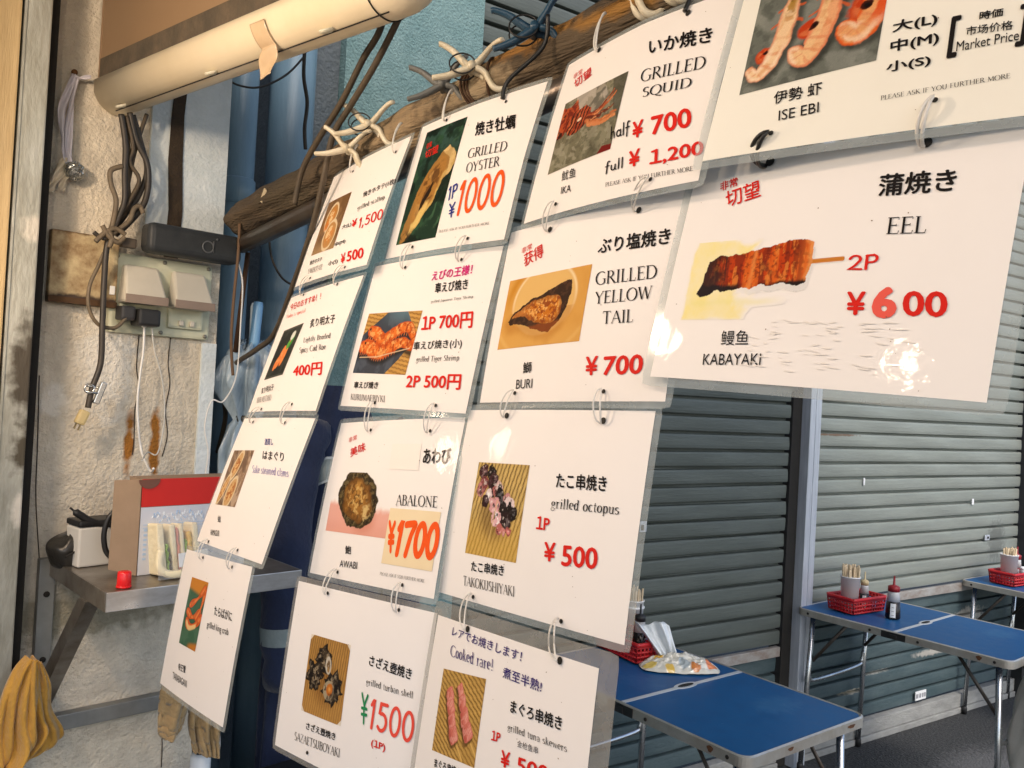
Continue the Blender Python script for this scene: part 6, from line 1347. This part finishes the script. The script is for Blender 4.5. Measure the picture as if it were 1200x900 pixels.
        m_=pip(wx,wy,poly)*1.; ed,_=seg(wx,wy,poly+poly[:1]); C=mix(C,m_,(.46,.050,.006)); bd=fbm(x*13+1.2*y,y*1.6,9); C=mix(C,m_*ss(.45,.62,bd)*.9,(.60,.12,.015)); C=mix(C,m_*ss(.52,.66,fbm(x*17+1.5*y,y*2.2,17))*.8,(.20,.022,.006)); C=mix(C,m_*ss(.58,.72,fbm(x*26,y*8,29))*.7,(.66,.22,.04))
        C=mix(C,m_*ss(.62,.74,fbm(x*30,y*30,33))*.6,(.12,.015,.006)); C=mix(C,m_*ss(.27,.16,x/a+.10*(n-.5))*.95,(.030,.013,.010)); C=mix(C,m_*ss(.40,.25,x/a)*ss(.5,.62,bd)*.9,(.045,.015,.010)); C=mix(C,m_*ss(.20,.0,np.hypot((x-a*.55)*1.3,y-.60))*ss(.35,.6,n2)*.7,(.12,.035,.014))
        C=mix(C,m_*ss(.045,.0,np.abs(x-a*.45-.05*(y-.6)+.02*(n-.5)))*.75,(.70,.24,.06)); C=mix(C,m_*ss(.70,.80,x/a)*.55,(.62,.17,.03)); C=mix(C,m_*ss(.06,.02,ed)*ss(.75,.8,x/a)*.5,(.74,.36,.12)); C=mix(C,m_*ss(.45,.40,wy+.02*(n2-.5)-.03*(x/a))*ss(.02,.1,np.abs(x/a-.45)),(.018,.010,.010))
    elif kind=='scallop':
        C=C*np.array([.22,.125,.055]); C=mix(C,ss(.4,.7,n)*.6,(.13,.07,.03)); C=mix(C,ss(.3,0,y)*.6,(.40,.27,.13))
        for cx,cy,r in ((.42,.64,.27),(.60,.30,.29)):
            d,_,_=ell(x,y,a*cx,cy,r*.9,r,0,.08,cx*9); C=mix(C,ss(1.02,.96,d),(.62,.50,.33)); C=mix(C,ss(.86,.78,d),(.42,.22,.07)); d2,_,_=ell(x,y,a*cx-.02,cy+.02,r*.5,r*.55,20,.2,3); C=mix(C,ss(1,.8,d2),(.66,.48,.26)); C=mix(C,ss(.8,.3,d)*ss(.55,.75,n2),(.50,.20,.04))
        C=mix(C,ss(.12,.06,np.hypot(x-a*.30,y-.50))*.8,(.55,.18,.03))
    elif kind=='roe':
        C=C*np.array([.025,.028,.026]); C=mix(C,ss(.4,.8,n)*.6,(.06,.062,.055)); b_=np.minimum.reduce([x,a-x,y,1-y]); C=mix(C,ss(.05,.03,b_)*.7,(.10,.10,.085))
        for cx,cy,rx,ry,ro in ((.46,.42,.10,.26,-14),(.62,.46,.09,.26,-10),(.36,.30,.08,.16,-20)):
            d,_,_=ell(x,y,a*cx,cy,rx,ry,ro,.14,cx*11,5); C=mix(C,ss(1,.9,d),(.66,.21,.06)); C=mix(C,ss(.9,.3,d)*ss(.4,.7,n2),(.74,.34,.14))
        d,_,_=ell(x,y,a*.74,.68,.06,.15,-25,.2,3); C=mix(C,ss(1,.8,d),(.05,.26,.04)); d,_,_=ell(x,y,a*.70,.80,.09,.09,0,.3,5); C=mix(C,ss(1,.7,d),(.60,.62,.58)); d,_,_=ell(x,y,a*.62,.62,.05,.09,0,.2,8); C=mix(C,ss(1,.8,d),(.10,.34,.06))
    elif kind=='clam':
        C=C*np.array([.26,.17,.11]); C=mix(C,ss(.4,.6,fbm(x*3+y*5,y*2-x*6,4)),(.40,.30,.22)); C=mix(C,ss(.5,.7,fbm(x*9+y*6,y*4,9))*.7,(.12,.075,.05))
        for cx,cy,rx,ry,ro in ((.42,.72,.17,.30,-25),(.55,.24,.20,.30,-20),(.15,.28,.12,.34,-28)):
            d,_,_=ell(x,y,a*cx,cy,rx,ry,ro,.05,cx*8); C=mix(C,ss(1.03,.98,d),(.62,.50,.33)); C=mix(C,ss(.84,.78,d),(.52,.33,.15)); d2,_,_=ell(x,y,a*cx,cy-.02,rx*.6,ry*.55,ro,.2,3); C=mix(C,ss(1,.8,d2),(.60,.37,.16)); C=mix(C,ss(.9,.5,d)*ss(.58,.75,n2),(.34,.13,.04))
    elif kind=='crab':
        C=C*np.array([.050,.125,.075]); C=mix(C,ss(.4,.7,n)*.6,(.085,.17,.11)); C=mix(C,ss(.80,.88,y+.10*x),(.50,.21,.035)); C=mix(C,ss(.12,.05,y-.10*(x/a-.5)+.03)*ss(.4,.7,x/a),(.46,.18,.03))
        for pts,w_ in (([(a*.25,.60),(a*.60,.72),(a*.90,.90)],.055),([(a*.15,.50),(a*.50,.44),(a*.85,.55)],.06),([(a*.95,.86),(a*.86,.60),(a*.70,.45)],.05),([(a*.20,.36),(a*.40,.30),(a*.75,.36),(a*.95,.48)],.065)):
            dd,t=seg(x,y,cr2(pts,5)); w2=w_*(.8+.3*np.sin(t*9)); C=mix(C,ss(w2+.03,w2,dd)*.4,(.02,.05,.03)); C=mix(C,ss(w2+.005,w2-.008,dd),(.60,.11,.025)); C=mix(C,ss(w2*.7,0,dd)*.6,(.72,.32,.10)); C=mix(C,ss(w2,w2*.5,dd)*ss(.6,.8,n2)*.6,(.36,.05,.012))
        dd,t=seg(x,y,cr2([(a*.22,.34),(a*.42,.27),(a*.74,.33)],5)); C=mix(C,ss(.045,.02,dd)*.9,(.72,.52,.24))
    return np.clip(C,0,.82)
photom=vmat('printed_photo',.6,.10,True)
def photo(kind,BL,BR,TL,k,parent):
    U=np.array(BR)-np.array(BL); Vv=np.array(TL)-np.array(BL); wu,hv=np.hypot(*U),np.hypot(*Vv); a=wu/hv
    ny=int(np.clip(hv*1000/.55,90,190)); nx=max(40,int(ny*a))
    s_,t_=np.meshgrid(np.linspace(0,1,nx),np.linspace(0,1,ny))
    C=np.clip(paint(kind,s_*a,t_,a),0,1)**1.06; bgm=np.all(np.abs(C-np.array([.80,.765,.735])**1.06)<.004,-1); C=C*(1+(.02 if kind in('eel','abalone','yellowtail') else .16)*(rng.rand(ny,nx,1)-.5)); C=np.clip(C,0,.82).reshape(-1,3)
    x=(BL[0]+s_*U[0]+t_*Vv[0]).ravel(); y=(BL[1]+s_*U[1]+t_*Vv[1]).ravel()
    vs=[(float(p),float(q),.0004+bow(float(p),float(q),k)) for p,q in zip(x,y)]
    fs=[(j*nx+i,j*nx+i+1,(j+1)*nx+i+1,(j+1)*nx+i) for j in range(ny-1) for i in range(nx-1)]
    if kind in('eel','abalone'): bg=bgm.ravel(); fs=[f for f in fs if not all(bg[q] for q in f)]
    b=MB(); b.add(vs,fs,True); o=b.build('dish_photo',photom,parent,fix=False); vcol(o,C); return o
def rsheet(x0,x1,y0,y1,r,z,k,m,name,parent,nx=28,ny=22):
    """rounded rectangle sheet following the curl"""
    vs=[];fs=[]
    for j in range(ny):
        for i in range(nx):
            x=x0+(x1-x0)*i/(nx-1); y=y0+(y1-y0)*j/(ny-1)
            vs.append([x,y])
    if r>0:
        for v in vs:
            for cx,cy,sx,sy in ((x0+r,y0+r,-1,-1),(x1-r,y0+r,1,-1),(x0+r,y1-r,-1,1),(x1-r,y1-r,1,1)):
                dx,dy=(v[0]-cx)*sx,(v[1]-cy)*sy
                if dx>0 and dy>0:
                    d=math.hypot(dx,dy); mxx=max(dx,dy)
                    if d>1e-9: v[0]=cx+sx*dx*mxx/d; v[1]=cy+sy*dy*mxx/d
    vs=[(v[0],v[1],z+bow(v[0],v[1],k)) for v in vs]
    fs=[(j*nx+i,j*nx+i+1,(j+1)*nx+i+1,(j+1)*nx+i) for j in range(ny-1) for i in range(nx-1)]
    b=MB(); b.add(vs,fs,True); return b.build(name,m,parent,fix=False)
CURL={'c3r1':(.006,.004,.010),'c2r1':(.004,.003,.004),'c1r1':(.004,.002,.002),'c4r2':(.004,.003,0),'c4r1':(.003,.002,0),'c3r4':(.003,.002,-.002)}
LAB={'c1r1':'laminated scallop menu sheet with two red prices, top of the far column',
'c1r2':'laminated cod roe menu sheet with red 400 yen price, under the scallop sheet',
'c1r3':'laminated steamed clam menu sheet without a price, above the king crab sheet',
'c1r4':'laminated king crab menu sheet with orange legs on green, lowest of the far column',
'c2r1':'laminated grilled oyster menu sheet with orange 1000 and tall dark green photo',
'c2r2':'laminated tiger shrimp menu sheet with pink headline and two orange shrimps',
'c2r3':'laminated abalone menu sheet with cream price sticker reading 1700',
'c2r4':'laminated turban shell menu sheet with green yen mark and red 1500',
'c3r1':'laminated grilled squid menu sheet with half and full prices in red',
'c3r2':'laminated grilled yellow tail menu sheet with orange photo and red 700',
'c3r3':'laminated grilled octopus menu sheet with bamboo mat photo and red 500',
'c3r4':'laminated tuna skewer menu sheet headed Cooked rare with a wide clear right margin',
'c4r1':'laminated spiny lobster menu sheet with market price brackets, topmost on the right',
'c4r2':'laminated eel menu sheet with red 600 price, large and lowest on the right'}
HPOS={}
def point(n,x,y,z=0):
    d=SHEETS[n]; R3=np.array(d['R']).reshape(3,3); k=CURL.get(n,(.003,.0025,0)); return Vector(d['o'])+Vector(R3@np.array([x,y,z+bow(x,y,k)]))
def sheet(n):
    d=SHEETS[n]; R3=d['R']; k=CURL.get(n,(.003,.0025,0))
    t=thing('menu_sheet',LAB[n],'menu',group='laminated menu sheets hanging from the pole')
    mw=Matrix(((R3[0],R3[1],R3[2],d['o'][0]),(R3[3],R3[4],R3[5],d['o'][1]),(R3[6],R3[7],R3[8],d['o'][2]),(0,0,0,1))); t.matrix_world=mw
    mg=[.008,.008,.007,.007]
    if n=='c3r4': mg=[.012,.024,.016,.008]
    if n in('c4r1','c4r2'): mg=[.010,.013,.007,.009]
    dirty=n in('c3r4','c2r4')
    rsheet(-PW/2-mg[0],PW/2+mg[1],-PH/2-mg[3],PH/2+mg[2],.006,-.0006,k,filmd if dirty else film,'laminate_film',t)
    rsheet(-PW/2,PW/2,-PH/2,PH/2,0,0,k,paperc if n=='c4r1' else paperm,'paper',t)
    for it in d['items']:
        part,text,st,col,BL,BR,TL=it; BL,BR,TL=[np.array(q)/1000. for q in (BL,BR,TL)]
        if part=='PHOTO': photo(text,BL,BR,TL,k,t); continue
        if part in('STICKER','COVER'):
            U,Vv=BR-BL,TL-BL; b=MB(); nx,ny=8,8
            vs=[tuple(BL+U*i/(nx-1)+Vv*j/(ny-1)) for j in range(ny) for i in range(nx)]
            b.add([(x,y,.0007+bow(x,y,k)) for x,y in vs],[(j*nx+i,j*nx+i+1,(j+1)*nx+i+1,(j+1)*nx+i) for j in range(ny-1) for i in range(nx-1)],True)
            b.build('price_sticker' if part=='STICKER' else 'correction_patch',stickm if part=='STICKER' else coverm,t,fix=False,solid=0); continue
        V,F,Z=lettering(text,st); U,Vv=BR-BL,TL-BL
        z0=.0009 if part!='fine_print' else .0008
        X=BL[0]+V[:,0]*U[0]+V[:,1]*Vv[0]; Y=BL[1]+V[:,0]*U[1]+V[:,1]*Vv[1]
        keep=(np.abs(X)<PW/2-.001)&(np.abs(Y)<PH/2-.001)
        vs=[(float(a),float(b_),z0+bow(float(a),float(b_),k)+.000012*(int(q)%11)) for a,b_,q in zip(X,Y,Z)]
        if part=='size_note' and not keep.all(): vs=[(min(a,PW/2),min(b_,PH/2),c) for a,b_,c in vs]
        b=MB(); b.add(vs,F); b.build(part,ink(col),t,fix=False)
    # grime: specks, faint scuffs and (on the eel sheet) scraped tape residue
    gb=MB(); r2=np.random.RandomState(sum(map(ord,n)))
    def chip(x,y,a_,L_,w_,z):
        q=[(x+L_*math.cos(p)*math.cos(a_)*rr-w_*math.sin(p)*math.sin(a_)*rr,y+L_*math.cos(p)*math.sin(a_)*rr+w_*math.sin(p)*math.cos(a_)*rr) for p in np.linspace(0,6.283,8)[:-1] for rr in (r2.uniform(.6,1.1),)]
        q=[(min(max(u,-PW/2+.001),PW/2-.001),min(max(v,-PH/2+.001),PH/2-.001)) for u,v in q]
        gb.add([(u,v,z+bow(u,v,k)) for u,v in q],[tuple(range(7))])
    for i in range(r2.randint(10,18)): chip(r2.uniform(-.145,.145),r2.uniform(-.108,.108),r2.uniform(0,3),r2.uniform(.0004,.0011),r2.uniform(.0003,.0007),.0011)
    gb.build('dirt_specks',mat('dirt_speck',(.16,.10,.06),.7),t,fix=False)
    gb=MB()
    if n=='c4r2':
        for i in range(75):
            row=r2.randint(0,9); chip((r2.uniform(-.045,.035) if r2.rand()<.6 else r2.uniform(.045,.098)),-.056-.0052*row+r2.uniform(-.002,.002),r2.uniform(-.25,.12),r2.uniform(.002,.0085),r2.uniform(.0003,.0009),.00105+.00001*(i%7))
    if n=='c4r2': gb.build('tape_residue',mat('tape_residue',(.74,.695,.65),.5,coat=.2),t,fix=False)
    HPOS[n]=[]
    for (hx,hy) in d['holes']:
        hx,hy=hx/1000,hy/1000; r=.0036 if hy>0 and n[1] in '34' else .0024
        if n in('c4r2',): r=.0044
        hy=min(max(hy,-PH/2+.004),PH/2-.004)
        b=MB(); b.prism([(hx+r*math.cos(q),hy+r*math.sin(q),.0010+bow(hx,hy,k)) for q in np.linspace(0,6.283,15)[:-1]],(0,0,.0003)); b.build('punched_hole',holem,t)
        HPOS[n].append((hx,hy))
    return t
for n in SHEETS: sheet(n)
# ---------------------------------------------------------- loops that join the sheets
loopw=mat('clear_white_loop',(.72,.70,.66),.3,col2=(.62,.6,.56),scale=30); loopb=mat('black_tie',(.012,.012,.012),.4)
def loop(pA,pB,nrm,label,m=loopw,r=.0009,wid=.0042,name='plastic_loop',grp='white plastic loops joining the menu sheets',ang=12,fo=.007):
    c=(pA+pB)/2; ax=(pB-pA); L=ax.length/2+.003; ax.normalize(); n_=Vector(nrm); n_=(n_-ax*n_.dot(ax)).normalized(); sd_=ax.cross(n_); s2=(sd_*math.cos(R_(ang))+n_*math.sin(R_(ang)))
    t=tag(MB().tube([c+ax*L*math.cos(q)+s2*wid*math.sin(q)+n_*(.003+fo*abs(math.sin(q))) for q in np.linspace(0,6.283,29)[:-1]],r,7,closed=True).build(name,m),label,'loop',grp)
    return t
def nrm(n): R3=SHEETS[n]['R']; return (R3[2],R3[5],R3[8])
pairs=[('c1r1','c1r2',(2,3),(0,1)),('c1r2','c1r3',(2,3),(0,1)),('c1r3','c1r4',(2,3),(0,1)),('c2r1','c2r2',(2,3),(0,1)),('c2r2','c2r3',(2,3),(0,1)),('c2r3','c2r4',(2,3),(0,1)),('c3r1','c3r2',(2,3),(0,1)),('c3r2','c3r3',(2,3),(0,1)),('c3r3','c3r4',(2,3),(0,1))]
for a,b_,ia,ib in pairs:
    for s_,(i,j) in zip(('left','right'),zip(ia,ib)):
        loop(point(a,*HPOS[a][i],.001),point(b_,*HPOS[b_][j],.001),nrm(a),'white plastic loop at the %s joining the %s sheet to the %s sheet'%(s_,SHEETS[a]['dish'],SHEETS[b_]['dish']))
a,b_='c4r1','c4r2'
loop(point(a,*HPOS[a][0],.001),point(b_,*HPOS[b_][0],.001),nrm(a),'black cable tie joining the spiny lobster sheet to the eel sheet',loopb,.0021,.004,'cable_tie',None,12,.013)
loop(point(a,*HPOS[a][1],.001),point(b_,*HPOS[b_][1],.001),nrm(a),'white plastic loop joining the spiny lobster sheet to the eel sheet',r=.0016,wid=.0022,fo=.014)
for n,i,y,lab,m,r in (('c1r1',0,1.225,'white plastic loop holding the scallop sheet on the ivory clamp',loopw,.0011),('c1r1',1,1.03,'white plastic loop holding the scallop sheet near the grey clamp',loopw,.0011),('c2r1',0,.965,'white plastic loop holding the oyster sheet on the ivory clamp',loopw,.0012),('c3r1',0,.625,'white plastic loop holding the squid sheet on the ivory clamp',loopw,.0012)):
    p=point(n,*HPOS[n][i],.001); q=p+Vector((.012,.0,.045)) ; loop(p,q,nrm(n),lab,m,r,.007,ang=25)
p=point('c2r1',*HPOS['c2r1'][1],.002); tag(MB().tube(crom([p+Vector((0,.006,.004)),p+Vector((.004,.0,.03)),poleat(.80)+Vector((-.046,0,-.01)),poleat(.80)+Vector((-.05,-.01,.03))],6),[.0030]*19,8).build('cable_tie',loopb),'black cable tie holding the oyster sheet on the blue clamp','cable tie')
p=point('c3r1',*HPOS['c3r1'][1],.002); tag(MB().tube(crom([p+Vector((0,.004,.002)),p+Vector((.01,.0,.03)),p+Vector((.03,0,.07))],6),.0024,8).build('cable_tie',loopb),'black cable tie at the top right hole of the squid sheet','cable tie')
